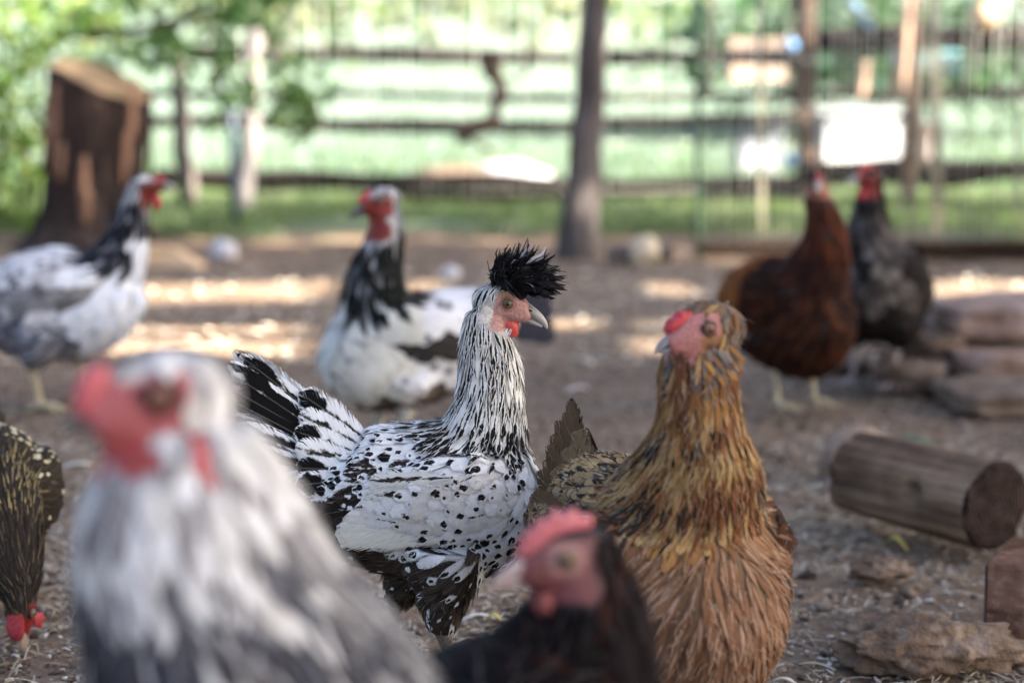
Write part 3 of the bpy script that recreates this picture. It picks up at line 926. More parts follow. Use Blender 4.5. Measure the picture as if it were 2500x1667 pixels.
def beard(root, HM, rnd):
    """grey muffs and beard: soft feathers hanging under the bill and over the cheeks"""
    fs = Feathers()
    for k in range(1000):
        u = rnd.random(); sd = rnd.choice((-1, 1))
        b = Vector((-.016 + .030 * u, sd * (.0155 - .011 * u ** 1.5) * rnd.uniform(.4, 1), -.010 - .010 * u - rnd.uniform(0, .012)))
        d = Vector((-.5 + rnd.uniform(-.3, .3), sd * rnd.uniform(.1, .8), -.9)).normalized()
        L = rnd.uniform(.008, .018); w = rnd.uniform(.0008, .0020)
        sv = Vector((-d.z, 0, d.x)).normalized() if abs(d.y) < .9 else Vector((1, 0, 0))
        n = d.cross(sv)
        c = rnd.random()
        col = lerp3((.08, .07, .075), (.32, .26, .23), c) if rnd.random() < .6 else lerp3(GOLD, RUST, c)
        fs.strip([[HM @ (b + d * (L * v) + n * (sd * .002 * v * v) + sv * (e * w * q)) for e in (-1, 0, 1)] for v, q in ((0, .5), (.4, 1), (.8, .8), (1, .2))], col, (.1, .1, .1), (0, 0, 0), rnd.random())
    fs.build('beard', M['feather'], root, stuff=True)
hens['golden'] = make_hen(dict(
    seed=33, loc=(.132, 1.80, 0), yaw=R(-66), label='golden brown hen facing the viewer with grey bearded head turned left', group='chickens in the yard',
    body=[(-.155, .225, .025, .03), (-.115, .220, .055, .055), (-.06, .200, .074, .080), (0, .182, .092, .100), (.05, .174, .101, .112), (.09, .177, .090, .103), (.120, .184, .060, .070), (.138, .190, .032, .040)],
    neck=[(.050, .0, .240, .080, .068, 0), (.080, -.004, .285, .062, .052, R(-10)), (.098, -.010, .322, .043, .043, R(-30)), (.106, -.015, .355, .034, .036, R(-60)), (.110, -.018, .385, .032, .034, R(-86)), (.114, -.018, .408, .028, .031, R(-88))],
    head=(.1265, -.028, .424), hyaw=R(-87), hpitch=R(-6), hs=1.22, bs=.72, es=.78,
    wing=[(.085, .074, .225, .016, .028), (.045, .090, .205, .018, .055), (-.02, .090, .185, .017, .055), (-.10, .068, .200, .012, .034), (-.15, .05, .215, .006, .014)],
    thighs=[((.045, -.045, .13), (.03, -.045, .070), .062), ((.045, .045, .13), (.03, .045, .070), .062)],
    legs=[((.02, -.045, .085), (.035, -.045, .008), 0, .007), ((.02, .045, .085), (.035, .045, .008), 0, .007)],
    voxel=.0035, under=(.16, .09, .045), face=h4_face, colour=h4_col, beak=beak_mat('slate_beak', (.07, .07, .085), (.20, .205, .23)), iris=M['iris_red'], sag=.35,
    fsize={'head': (.0036, .0095, .0040, .10, 'fluff'), 'neck': (.0047, .031, .0068, .08, 'point'), 'body': (.0064, .032, .0130, .075, 'round'), 'wing': (.0105, .034, .021, .07, 'round'), 'thigh': (.0080, .028, .014, .10, 'fluff')}, fmat=M['feather_soft'], fuzz=2,
    combs=[dict(prof=SMALLC, t=.011)],
    extra=lambda root, HM, bv, rnd: (
        tail_fan(root, (-.125, 0, .235), 7, R(56), R(30), .098, .030, .24, lambda t, r: (lerp3((.035, .026, .02), (.16, .10, .055), r.random() * .7), (.42, .30, .18), (0, 0, .16)), bend=.04, rnd=rnd),
        tail_fan(root, (-.105, 0, .240), 6, R(42), R(-14), .070, .034, .40, lambda t, r: ((.17, .115, .065), (.35, .26, .16), (0, 0, .25)), bend=.04, rnd=rnd, lat0=.025),
        wing_fan(root, (.01, .235), (0, .185), (-.13, .235), (-.14, .195), 8, .026, lambda t, r: (lerp3((.13, .075, .04), (.06, .04, .03), r.random()), (.34, .22, .12), (0, 0, .2)), .080, .078, rnd),
        beard(root, HM, rnd))))

# ---- 5. light hen with a dark striped neck at the left, walking right
def brahma_face(q): return red_face(q, (.17, .018, .016), (.05, .012, .012), .007, -.014, -.036)
def h5_col(p, tag, t, rnd, nrm):
    k = rnd.random()
    if tag == 'head': return ((.72, .73, .76) if t < .8 else (.45, .46, .5)), BLACK, (0, 0, 0)
    if tag == 'neck':
        if p.x > .148 and p.z < .34: return (.70, .74, .84), BLACK, (0, 0, 0)
        if t < .12: return (.40, .42, .46), BLACK, (0, .5, 0)
        return (.010, .012, .018) if k < .8 else (.05, .055, .07), (.30, .32, .38), (0, 0, .2 if k > .5 else 0)
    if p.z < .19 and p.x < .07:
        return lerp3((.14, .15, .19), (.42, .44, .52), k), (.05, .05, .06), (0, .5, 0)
    if tag == 'wing' and p.z < .245: return lerp3((.10, .10, .11), (.30, .30, .33), k), (.5, .5, .55), (0, 0, 0)
    if p.x > .06: return lerp3((.62, .68, .82), (.74, .77, .84), k), (.3, .3, .35), (0, 0, 0)
    return lerp3((.46, .46, .50), (.72, .73, .78), k), (.10, .10, .12), ((.8, 0, 0) if rnd.random() < .25 else (0, 0, 0))
BIG = [(-.20, .215, .03, .03), (-.16, .205, .065, .065), (-.10, .195, .085, .092), (-.03, .198, .095, .105), (.045, .205, .092, .100), (.10, .222, .072, .075), (.140, .24, .035, .04)]
def mid_hen(**k):
    d = dict(voxel=.006, group='chickens in the yard', fsize={'head': (.007, .015, .008, .12, 'fluff'), 'neck': (.011, .045, .014, .09, 'point'), 'body': (.018, .046, .030, .09, 'round'), 'wing': (.02, .05, .032, .07, 'round'), 'thigh': (.015, .034, .022, .14, 'fluff')},
             iris=M['iris_red'], wing=[(.08, .060, .245, .016, .03), (.03, .078, .235, .02, .05), (-.04, .082, .225, .018, .05), (-.11, .065, .220, .012, .034), (-.17, .045, .22, .006, .014)])
    d.update(k); return make_hen(d)
def tails(base, e0, e1, L, W, c, n=6, sp=.35):
    return lambda root, HM, bv, rnd: tail_fan(root, base, n, R(e0), R(e1), L, W, sp, lambda t, r: (c, tuple(min(1, x * 2) for x in c), (0, 0, .12)), rnd=rnd)
hens['left_back'] = mid_hen(
    seed=41, loc=((150 - 1250) / 1300, 3.74, 0), yaw=R(-6), label='white and grey hen with a black striped neck looking right at the left edge',
    body=BIG, neck=[(.075, 0, .235, .070, .066), (.108, 0, .285, .054, .052), (.125, 0, .325, .040, .040), (.136, 0, .36, .032, .031), (.144, 0, .39, .026, .026), (.152, 0, .41, .021, .022)],
    head=(.170, 0, .424), hpitch=R(10), hs=1.15,
    thighs=[((-.02, -.05, .16), (-.05, -.05, .085), .058), ((.02, .05, .16), (.01, .05, .085), .058)],
    legs=[((-.05, -.05, .085), (-.035, -.05, .009), 0, .008), ((.01, .05, .085), (.025, .05, .009), 0, .008)], leg_mat=M['shank_pale'],
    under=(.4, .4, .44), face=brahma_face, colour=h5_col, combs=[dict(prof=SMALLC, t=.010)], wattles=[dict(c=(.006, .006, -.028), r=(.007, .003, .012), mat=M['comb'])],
    extra=tails((-.17, 0, .25), 45, 15, .13, .05, (.025, .025, .03)))

# ---- 6. light hen in the middle, looking left
def h6_col(p, tag, t, rnd, nrm):
    k = rnd.random()
    if tag == 'head': return (.62, .61, .66), BLACK, (0, 0, 0)
    if tag == 'neck':
        if p.x > .080 + (.33 - p.z) * .1 and p.z < .27: return (.62, .63, .62), BLACK, (0, 0, 0)
        if t < .25: return (.38, .39, .44), BLACK, (0, .6, 0)
        return (.007, .009, .009) if k < .85 else (.05, .052, .055), (.28, .29, .31), (0, 0, .15 if k > .6 else 0)
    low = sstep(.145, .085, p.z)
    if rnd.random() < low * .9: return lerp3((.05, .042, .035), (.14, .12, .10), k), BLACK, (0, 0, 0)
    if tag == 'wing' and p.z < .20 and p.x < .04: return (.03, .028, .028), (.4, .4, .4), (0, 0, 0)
    if p.x > .03: return lerp3((.56, .56, .52), (.68, .68, .65), k), (.2, .2, .22), ((.7, 0, 0) if rnd.random() < .08 else (0, 0, 0))
    return lerp3((.58, .60, .68), (.70, .72, .78), k), (.15, .15, .18), ((.8, 0, 0) if rnd.random() < .15 else (0, 0, 0))
hens['centre_back'] = mid_hen(
    seed=52, loc=((956 - 1250) / 1464, 3.36, 0), yaw=R(207), label='light grey hen with a black neck and red face standing behind the crested hen',
    body=[(-.22, .205, .025, .03), (-.17, .195, .06, .065), (-.10, .178, .082, .088), (-.03, .165, .092, .097), (.035, .162, .090, .095), (.085, .170, .072, .078), (.118, .18, .04, .045)],
    neck=[(.030, 0, .215, .075, .068), (.036, 0, .265, .060, .054), (.032, 0, .30, .050, .044), (.022, 0, .335, .042, .036), (.014, 0, .37, .036, .030), (.014, 0, .40, .027, .026)],
    head=(.030, 0, .420), hpitch=R(-14), hs=1.22,
    wing=[(.06, .062, .215, .016, .03), (.01, .080, .205, .022, .052), (-.05, .084, .190, .02, .05), (-.12, .066, .185, .012, .034), (-.18, .045, .19, .006, .014)],
    thighs=[((0, -.05, .13), (.0, -.05, .075), .055), ((0, .05, .13), (.0, .05, .075), .055)],
    legs=[((0, -.05, .075), (.012, -.05, .009), 0, .014), ((0, .05, .075), (.012, .05, .009), 0, .014)], leg_mat=simple('feathered_shank', [(.3, (.5, .48, .42)), (.7, (.7, .68, .62))], 100, .8, .2, 1, .01),
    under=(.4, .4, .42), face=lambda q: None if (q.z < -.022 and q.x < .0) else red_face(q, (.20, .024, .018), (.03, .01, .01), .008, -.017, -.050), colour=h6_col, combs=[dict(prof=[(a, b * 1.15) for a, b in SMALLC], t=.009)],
    beak=M['beak_dark'], wattles=[dict(c=(.007, .006, -.030), r=(.008, .0035, .016), mat=simple('bright_wattle', [(.3, (.50, .05, .035)), (.7, (.62, .09, .06))], 200, .4))],
    extra=tails((-.19, 0, .225), 38, 0, .12, .045, (.03, .03, .045)))

# ---- 7 and 8. brown hen and dark hen at the right
def h7_col(p, tag, t, rnd, nrm):
    k = rnd.random()
    if tag in ('head', 'neck'):
        if tag == 'neck' and t > .55 : return lerp3((.018, .007, .007), (.05, .015, .009), k), (.01, .008, .008), (0, .4 if k < .4 else 0, 0)
        return lerp3((.03, .009, .006), (.10, .028, .012), k), (.01, .008, .008), (0, 0, 0)
    if p.x < -.02 and p.z > .16: return lerp3((.10, .030, .008), (.24, .080, .020), k), (.03, .015, .01), (0, 0, 0)  # lit rim of the rear painted as brighter rust feathers
    if tag == 'wing': return lerp3((.015, .006, .004), (.07, .02, .007), k), (.01, .008, .008), (0, 0, .2)
    return lerp3((.012, .005, .004), (.055, .017, .007), k), (.01, .008, .008), (0, 0, 0)
hens['brown_right'] = mid_hen(
    seed=61, loc=((1948 - 1250) / 1300, 3.76, 0), yaw=R(-58), label='rusty brown hen with an upright neck standing beside the dark hen',
    body=[(-.19, .195, .03, .035), (-.15, .19, .065, .07), (-.09, .183, .085, .098), (-.02, .175, .086, .110), (.045, .172, .083, .110), (.095, .185, .064, .080), (.125, .20, .035, .04)],
    neck=[(.045, 0, .225, .070, .070), (.075, 0, .285, .052, .055), (.085, 0, .33, .040, .042), (.076, 0, .37, .030, .032), (.062, 0, .40, .024, .026), (.056, 0, .42, .020, .021)],
    head=(.062, -.002, .432), hyaw=R(-40), hpitch=R(-6), hs=1.0,
    wing=[(.07, .056, .235, .016, .03), (.03, .074, .22, .02, .05), (-.04, .080, .205, .018, .05), (-.11, .065, .195, .012, .034), (-.16, .045, .19, .006, .014)],
    thighs=[((0, -.05, .14), (.0, -.045, .08), .055), ((0, .05, .14), (.0, .045, .08), .055)],
    legs=[((0, -.045, .08), (.012, -.045, .007), 0, .0058), ((0, .045, .08), (.012, .045, .007), 0, .0058)], leg_mat=M['shank_pale'],
    under=(.02, .008, .005), face=lambda q: red_face(q, (.30, .10, .06), (.1, .03, .02), .008, -.014, -.028), colour=h7_col,
    combs=[dict(prof=SING(.9, .8), t=.006)], wattles=[dict(c=(.010, .005, -.025), r=(.006, .003, .010), mat=M['comb'])],
    extra=tails((-.145, 0, .205), 20, -15, .075, .045, (.12, .04, .015)))
def h8_col(p, tag, t, rnd, nrm):
    k = rnd.random()
    fr = sstep(-.02, .05, p.x) * sstep(.165, .225, p.z)
    if tag == 'head': return (.03, .028, .028), (.1, .1, .1), (0, 0, 0)
    if tag == 'neck' or tag == 'body':
        if rnd.random() < fr * .85 and (tag == 'body' or t > .30): return lerp3((.03, .027, .027), (.135, .12, .12), k), (.01, .01, .01), (0, 0, .35)
    return lerp3((.006, .005, .006), (.020, .016, .015), k), (.05, .05, .05), (0, 0, 0)
hens['dark_right'] = mid_hen(
    seed=72, loc=((2160 - 1250) / 1225, 4.02, 0), yaw=R(236), label='black hen with a speckled grey breast behind the rusty brown one',
    body=[(-.17, .165, .03, .035), (-.13, .175, .065, .07), (-.07, .185, .080, .098), (-.01, .195, .086, .108), (.045, .215, .082, .100), (.085, .235, .062, .075), (.110, .25, .035, .04)],
    neck=[(.035, 0, .255, .062, .060), (.050, 0, .305, .048, .048), (.052, 0, .345, .037, .038), (.050, 0, .38, .030, .030), (.050, 0, .405, .024, .025)],
    head=(.066, 0, .425), hyaw=R(-30), hpitch=R(4), hs=1.12,
    wing=[(.06, .052, .255, .016, .03), (.02, .070, .235, .02, .05), (-.03, .074, .205, .018, .05), (-.09, .058, .185, .012, .034), (-.14, .045, .175, .006, .014)],
    thighs=[((0, -.05, .14), (.0, -.045, .08), .05), ((0, .05, .14), (.0, .045, .08), .05)],
    legs=[((0, -.045, .08), (.012, -.045, .007), 0, .0058), ((0, .045, .08), (.012, .045, .007), 0, .0058)], leg_mat=simple('pink_grey_shank', [(.3, (.3, .26, .27)), (.7, (.46, .40, .40))], 200, .6),
    under=(.01, .01, .01), face=lambda q: red_face(q, (.20, .014, .016), (.03, .01, .01), .009, -.018, -.036), colour=h8_col,
    combs=[dict(prof=SING(.9, 1.0), t=.006)], wattles=[dict(c=(.008, .005, -.030), r=(.007, .003, .012), mat=M['comb'])],
    extra=tails((-.13, 0, .20), 25, -5, .09, .045, (.02, .02, .02)))

# ---- 9. black and gold hen pecking at the left edge
def h9_face(q): return red_face(q, (.32, .02, .02), (.05, .01, .01), .010, -.010, -.040)
def h9_col(p, tag, t, rnd, nrm):
    k = rnd.random()
    if tag in ('head',): return lerp3((.05, .035, .025), (.11, .075, .04), k), (.2, .15, .08), (0, 0, 0)
    if tag == 'neck':
        c = lerp3((.48, .36, .13), (.30, .24, .13), k) if t > .35 else (.14, .10, .06)
        return (.028, .022, .018), c, (0, rnd.uniform(.26, .42) if rnd.random() < (.75 if t > .35 else .5) else 0, 0), {'L': .95}
    up = sstep(.13, .20, p.z)
    if rnd.random() < .25 + .4 * up: return (.025, .02, .016), lerp3((.62, .58, .42), (.45, .38, .22), k), (rnd.uniform(.45, .55 + .5 * up), 0, 0), {'W': .8}
    return (.03, .024, .018), (.3, .2, .1), (0, 0, 0), {'W': .8}
hens['pecking'] = make_hen(dict(
    seed=83, loc=(-.618, 2.30, 0), scale=.99, yaw=R(-76), label='black hen with gold flecks pecking the ground at the lower left edge', group='chickens in the yard',
    body=[(-.15, .165, .025, .03), (-.11, .155, .055, .058), (-.05, .148, .072, .075), (.01, .144, .078, .078), (.055, .138, .070, .068), (.085, .130, .045, .045)],
    neck=[(.040, .0, .160, .062, .052), (.090, .010, .158, .050, .042), (.130, .018, .140, .043, .036), (.160, .026, .112, .036, .030), (.178, .030, .085, .028, .025), (.186, .032, .068, .021, .020)],
    head=(.192, .034, .052), hpitch=R(-80), hs=1.05, hyaw=R(-25),
    wing=[(.06, .050, .165, .016, .028), (.02, .064, .155, .02, .045), (-.04, .068, .148, .018, .045), (-.10, .050, .145, .012, .03), (-.14, .035, .15, .006, .014)],
    thighs=[((-.01, -.04, .13), (-.02, -.04, .075), .04), ((-.01, .04, .13), (-.02, .04, .075), .04)],
    legs=[((-.02, -.04, .075), (-.01, -.04, .008), 0, .007), ((-.02, .04, .075), (-.01, .04, .008), 0, .007)],
    voxel=.0035, under=(.05, .04, .03), face=h9_face, colour=h9_col, beak=beak_mat('tan_beak', (.20, .13, .09), (.45, .36, .28)), sag=.1,
    fsize={'head': (.0042, .011, .0042, .10, 'fluff'), 'neck': (.0060, .036, .0075, .085, 'point'), 'body': (.0085, .026, .0165, .085, 'round'), 'wing': (.0085, .026, .0165, .07, 'round'), 'thigh': (.0085, .024, .012, .12, 'fluff')},
    combs=[dict(prof=[(.032, .0), (.033, .008), (.026, .019), (.014, .020), (.002, .018), (-.010, .014), (-.020, .012), (-.010, .008), (.012, .004)], t=.016, mat=simple('rose_comb', [(.3, (.30, .015, .03)), (.7, (.50, .06, .085))], 260, .5, .4, 1.0, .003))],
    wattles=[dict(c=(.010, .008, -.028), r=(.008, .003, .013), mat=M['comb'])],
    extra=tails((-.12, 0, .18), 40, 10, .11, .035, (.03, .025, .02))))
# ------------------------------------------------------------------ ground
def gh(x, y):
    """height of the ground"""
    v = Vector((x, y, 0))
    h = .010 * noise.noise(v * 3.1) + .006 * noise.noise(v * 9.0) + .0035 * noise.noise(v * 26) + .002 * noise.noise(v * 60)
    h += .02 * noise.noise(v * .8 + Vector((5, 5, 0)))
    near = 1 - sstep(10, 16, y)
    h *= near
    if y > 13: h += (y - 13) * .075 * sstep(13, 20, y) + .25 * noise.noise(v * .08) * sstep(14, 30, y)
    return h - .012
def axis(fine0, fine1, step, lo, hi, grow=1.16):
    a = list(np.arange(fine0, fine1 + 1e-6, step))
    s = step; p = fine1
    while p < hi: s *= grow; p += s; a.append(p)
    s = step; p = fine0; pre = []
    while p > lo: s *= grow; p -= s; pre.append(p)
    return pre[::-1] + a
xs = axis(-1.25, 1.25, .016, -90, 90)
ys = axis(1.5, 4.2, .014, -30, 140, 1.04)
dirt = NT('yard_dirt')
co = dirt.coord()
n1 = dirt.noise(co, 1.6, 5, .6); n2 = dirt.noise(co, 28, 6, .7); n3 = dirt.noise(co, 210, 4, .7)
c = dirt.ramp(n1, [(.30, (.125, .074, .042)), (.55, (.225, .142, .088)), (.75, (.33, .225, .15))])
c = dirt.mix(.65, c, dirt.ramp(n2, [(.28, (.022, .012, .007)), (.5, (.17, .105, .063)), (.72, (.36, .25, .165))]))
c = dirt.mix(.35, c, dirt.ramp(n3, [(.35, (.04, .03, .026)), (.6, (.27, .23, .20)), (.75, (.44, .40, .35))]))
yy = dirt.sep(co)[1]
gmask = dirt.math('MULTIPLY', dirt.math('SUBTRACT', dirt.math('ADD', yy, dirt.math('MULTIPLY', dirt.math('SUBTRACT', n1, .5), 1.6)), 7.75), 2.2, True)
n4 = dirt.noise(co, 5, 5, .65)
near_g = dirt.ramp(n4, [(.3, (.09, .14, .075)), (.6, (.135, .19, .11)), (.8, (.19, .20, .15))])
past = dirt.ramp(dirt.noise(co, 1.2, 6, .7), [(.3, (.12, .19, .155)), (.55, (.165, .228, .20)), (.75, (.22, .262, .245))])
pm = dirt.math('MULTIPLY', dirt.math('SUBTRACT', yy, 9.8), .7, True)
c = dirt.mix(gmask, c, dirt.mix(pm, near_g, past))
dirt.bump(dirt.math('ADD', n2, dirt.math('MULTIPLY', n3, .5)), .9, .006)
dirt.out(c, .85, .2)
M['dirt'] = dirt.m
V = [(x, y, gh(x, y)) for y in ys for x in xs]
nx = len(xs)
Fd = []; 
for j in range(len(ys) - 1):
    for i in range(nx - 1):
        Fd.append((j * nx + i, j * nx + i + 1, (j + 1) * nx + i + 1, (j + 1) * nx + i))
ground = mk('ground', V, Fd, M['dirt']); ground['kind'] = 'structure'

# ---- fine litter nobody could count: straw, shavings, crumbs, pale chips for sun glints
def litter():
    rs = np.random.RandomState(5)
    g = Geo()
    tones = [(.42, .36, .28), (.55, .50, .43), (.62, .60, .58), (.30, .23, .17), (.12, .09, .07), (.20, .15, .12), (.46, .38, .24), (.05, .04, .035)]
    def put(x, y, L, W, lift, tone, bend):
        a = rs.uniform(0, 2 * math.pi)
        d = Vector((math.cos(a), math.sin(a), 0)); s = Vector((-d.y, d.x, 0))
        z = gh(x, y) + .001 + lift
        tl = rs.uniform(-.25, .35)
        V = []
        for k, w in ((-1, .6), (-.33, 1), (.33, 1), (1, .5)):
            c = Vector((x, y, z)) + d * (k * L / 2) + Vector((0, 0, k * tl * L / 2 + bend * L * (1 - k * k)))
            V += [c - s * (w * W / 2), c + Vector((0, 0, W * .22)), c + s * (w * W / 2)]
        F = []
        for i in range(3):
            for j in range(2):
                b = i * 3 + j; F.append((b, b + 1, b + 4, b + 3))
        t = tones[tone]; k = rs.uniform(.75, 1.25)
        g.add(V, F, tuple(q * k for q in t))
    # denser and finer towards the focus plane
    for k in range(74000):
        y = 1.55 + 5.4 * rs.rand() ** 1.5
        hw = y * .34 + .2
        x = rs.uniform(-hw, hw)
        f = noise.noise(Vector((x * 2.2, y * 2.2, 3)))
        right = sstep(-.1, .5, x) * .3
        if rs.rand() > .50 + f * 1.2 + right + (.25 if y < 2.8 else 0): continue
        if rs.rand() < .32:
            put(x, y, rs.uniform(.012, .045), rs.uniform(.0010, .0024), rs.uniform(0, .003), rs.choice([0, 1, 6, 1, 0, 3]), rs.uniform(-.05, .12))
        else:
            put(x, y, rs.uniform(.003, .012), rs.uniform(.002, .006), rs.uniform(0, .002), rs.choice([0, 1, 2, 3, 4, 5, 7, 5, 3]), rs.uniform(-.1, .25))
    for k in range(3500):  # extra pale litter added to brighten the sun bands
        y = rs.uniform(4.35, 6.4); x = rs.uniform(-1.5, 1.8)
        put(x, y, rs.uniform(.006, .022), rs.uniform(.003, .008), rs.uniform(0, .003), rs.choice([1, 2, 0, 6]), rs.uniform(-.05, .2))
    tones.append((.80, .72, .60))  # palest tone, for chips put in as sun glints
    for k in range(420):
        y = rs.uniform(4.35, 6.6); x = rs.uniform(-1.7, 1.9)
        put(x, y, rs.uniform(.014, .030), rs.uniform(.010, .020), rs.uniform(.002, .006), 8, rs.uniform(0, .2))
    for k in range(9000):
        y = 1.6 + 1.9 * rs.rand(); x = rs.uniform(-1, 1) * (y * .27 + .1)
        if noise.noise(Vector((x * 4, y * 4, 7))) < -.05: continue
        put(x, y, rs.uniform(.010, .040), rs.uniform(.0010, .0028), rs.uniform(0, .006), rs.choice([0, 1, 6, 2, 3]), rs.uniform(-.1, .2))
    o = g.build('ground_litter', M['chips'], smooth=False)
    set_meta(o, 'dry straw, wood shavings, crumbs and pale chips put in as sun glints, scattered over the dirt of the yard', 'litter', kind='stuff')
    g2 = Geo()
    base = [ico_rock(1, random.Random(k), (1, .85, .45), .8, 1, 1.9) for k in range(6)]
    for k in range(7000):
        y = 1.55 + 5.5 * rs.rand() ** 1.6
        hw = y * .34 + .2; x = rs.uniform(-hw, hw)
        r = rs.uniform(.002, .007) * (1 + .4 * y / 4) * (1.9 if rs.rand() < .05 else 1)
        v, f = base[k % 6]
        a = rs.uniform(0, 6.28); m = Matrix.Rotation(a, 3, 'Z')
        t = [(.11, .078, .058), (.19, .14, .105), (.27, .20, .155), (.06, .042, .032)][rs.randint(4)]
        g2.add([m @ q * r + Vector((x, y, gh(x, y) + r * .25)) for q in v], f, t)
    o = g2.build('dirt_crumbs', M['chips'], smooth=True)
    set_meta(o, 'small brown clods and crumbs of dirt across the yard', 'dirt crumbs', kind='stuff')
litter()

# ---- grass strip and pasture tufts
def grass(name, n, yf, hw, h0, h1, tones, label, seed):
    rs = np.random.RandomState(seed); g = Geo()
    for k in range(n):
        y = yf(rs); x = rs.uniform(-1, 1) * hw(y)
        if noise.noise(Vector((x * .9, y * 1.3, 8))) < -.25 and y < 10: continue
        h = rs.uniform(h0, h1); a = rs.uniform(0, 6.28); w = h * .07 + .002
        s = Vector((math.cos(a), math.sin(a), 0)); lean = Vector((rs.normal(0, .3), rs.normal(0, .3), 0)) * h
        b = Vector((x, y, gh(x, y) - .002))
        t = tones[rs.randint(len(tones))]; q = rs.uniform(.8, 1.2)
        g.add([b - s * w, b + s * w, b + lean * .35 + Vector((0, 0, h * .6)) + s * w * .7, b + lean * .35 + Vector((0, 0, h * .6)) - s * w * .7, b + lean + Vector((0, 0, h))],
              [(0, 1, 2, 3), (3, 2, 4)], tuple(e * q for e in t))
    o = g.build(name, M['leafy'], smooth=False)
    return set_meta(o, label, 'grass', kind='stuff')
def leafy():
    t = NT('leafy'); a = t.attr('col')
    t.out(a.outputs['Color'], .55, .3)
    tr = t.n.new('ShaderNodeBsdfTranslucent'); mx = t.n.new('ShaderNodeMixShader')
    cc = t.mix(1.0, a.outputs['Color'], (1.3, 1.5, .7), 'MULTIPLY')
    t.l.new(cc, tr.inputs[0]); mx.inputs[0].default_value = .45
    t.l.new(t.b.outputs[0], mx.inputs[1]); t.l.new(tr.outputs[0], mx.inputs[2])
    t.l.new(mx.outputs[0], t.n['Material Output'].inputs[0])
    return t.m
M['leafy'] = leafy()
grass('short_grass', 26000, lambda rs: 7.7 + 2.6 * rs.rand(), lambda y: y * .30, .02, .07, [(.11, .175, .09), (.145, .21, .11), (.17, .215, .135), (.19, .20, .155)],
      'short green grass growing along the foot of the rail fence', 3)
grass('pasture_grass', 16000, lambda rs: 10.2 + 16 * rs.rand() ** 1.5, lambda y: y * .30, .04, .13, [(.11, .175, .135), (.145, .21, .175), (.19, .23, .205), (.12, .185, .155)],
      'pale sunlit pasture grass on the rise beyond the fence', 4)

# ------------------------------------------------------------------ fences
grey_wood = simple('grey_weathered_wood', [(.3, (.05, .042, .042)), (.5, (.10, .088, .088)), (.72, (.20, .18, .18))], 22, .85, .2, .9, .01, (1, 1, .12))
grey_rail = simple('grey_rail_wood', [(.3, (.012, .009, .009)), (.55, (.026, .020, .019)), (.75, (.055, .047, .046))], 22, .85, .2, .9, .01, (.12, 1, 1))
brown_wood = simple('brown_wood', [(.3, (.035, .020, .014)), (.55, (.075, .045, .032)), (.75, (.15, .095, .07))], 24, .85, .2, .9, .01, (1, 1, .15))
pale_wood = simple('pale_bleached_wood', [(.3, (.18, .165, .17)), (.55, (.28, .26, .27)), (.75, (.42, .40, .42))], 24, .85, .2, .7, .008, (1, 1, .15))
steel_green = simple('green_steel', [(.3, (.045, .085, .06)), (.7, (.075, .12, .085))], 40, .45, .5, .2, .002)
steel_blue = simple('dark_blue_steel', [(.3, (.015, .035, .075)), (.7, (.03, .06, .11))], 40, .4, .5, .2, .002)
galv = simple('galvanised_wire', [(.3, (.5, .5, .48)), (.7, (.68, .68, .66))], 60, .4, .5, .1, .001, Metallic=.3)

def log_post(name, px, py0, py1, y, r0, r1, mat, label, cat='post', wob=.12, lean=None, group=None, flare=0.0, seg=16, seed=0):
    a = px_world(px, py0, y); b = px_world(lean if lean is not None else px, py1, y)
    a.z = -.03
    root = empty(name, (a.x, a.y, 0), 0, label, cat, group)
    path = []; rad = []
    n = 7
    rr = random.Random(seed + int(px))
    for i in range(n + 1):
        t = i / n
        p = a.lerp(b, t) - Vector((a.x, a.y, 0)) + Vector((rr.uniform(-1, 1), rr.uniform(-1, 1), 0)) * r0 * .18 * (0 < i < n)
        path.append(p); rad.append((r0 + (r1 - r0) * t) * (1 + flare * math.exp(-t * 9)))
    off = Vector((px, 0, 0))
    v, f = tube(path, rad, 5, seg, lambda q, an, c: 1 + wob * noise.noise(Vector((math.cos(an) * 1.7, math.sin(an) * 1.7, c.z * 3)) + off) + wob * .6 * noise.noise(Vector((math.cos(an) * 5, math.sin(an) * 5, c.z * 2)) + off))
    mk('trunk' if cat != 'post' else 'post_shaft', v, f, mat, root)
    return root
# big rough post in the middle
r_ = log_post('rough_post', 1408, 640, -60, 6.95, .062, .046, grey_wood, 'thick rough grey log post standing alone near the middle of the fence', flare=.35, lean=1462, seg=22, wob=.2)
RY = 9.2
def rail(pxa, pya, pxb, pyb, y, th, label, dep=.045, mat=None, group='rails of the wooden fence', sag=0.0):
    a = px_world(pxa, pya, y); b = px_world(pxb, pyb, y)
    o = a.lerp(b, .5)
    rr = random.Random(int(pya * 7 + pxa))
    path = []; n = max(5, int((b - a).length / .35))
    for i in range(n + 1):
        t = i / n
        path.append(a.lerp(b, t) - o + Vector((0, rr.uniform(-.012, .012), rr.uniform(-.008, .008) - sag * math.sin(math.pi * t))))
    rad = [th / 2 * 2.1 * rr.uniform(.85, 1.15) for _ in path]
    v, f = tube(path, rad, 3, 10, lambda q, an, c: 1 + .15 * noise.noise(Vector((c.x * 2, math.cos(an) * 2, math.sin(an) * 2 + pya))))
    ob = mk('fence_rail', v, f, mat or grey_rail, None)
    ob.location = o
    set_meta(ob, label, 'fence rail', group)
    return ob
rail(420, 131, 1395, 141, RY, .034, 'top rail of the wooden fence between the white post and the thick grey post')
rail(1430, 139, 1985, 139, RY, .034, 'top rail of the wooden fence just right of the thick grey post')
rail(1990, 96, 2560, 88, RY, .055, 'dark brown upper rail running to the right edge above the blue cloth', mat=grey_rail)
rail(370, 226, 1395, 238, RY + .1, .020, 'thin pale second rail left of the thick grey post')
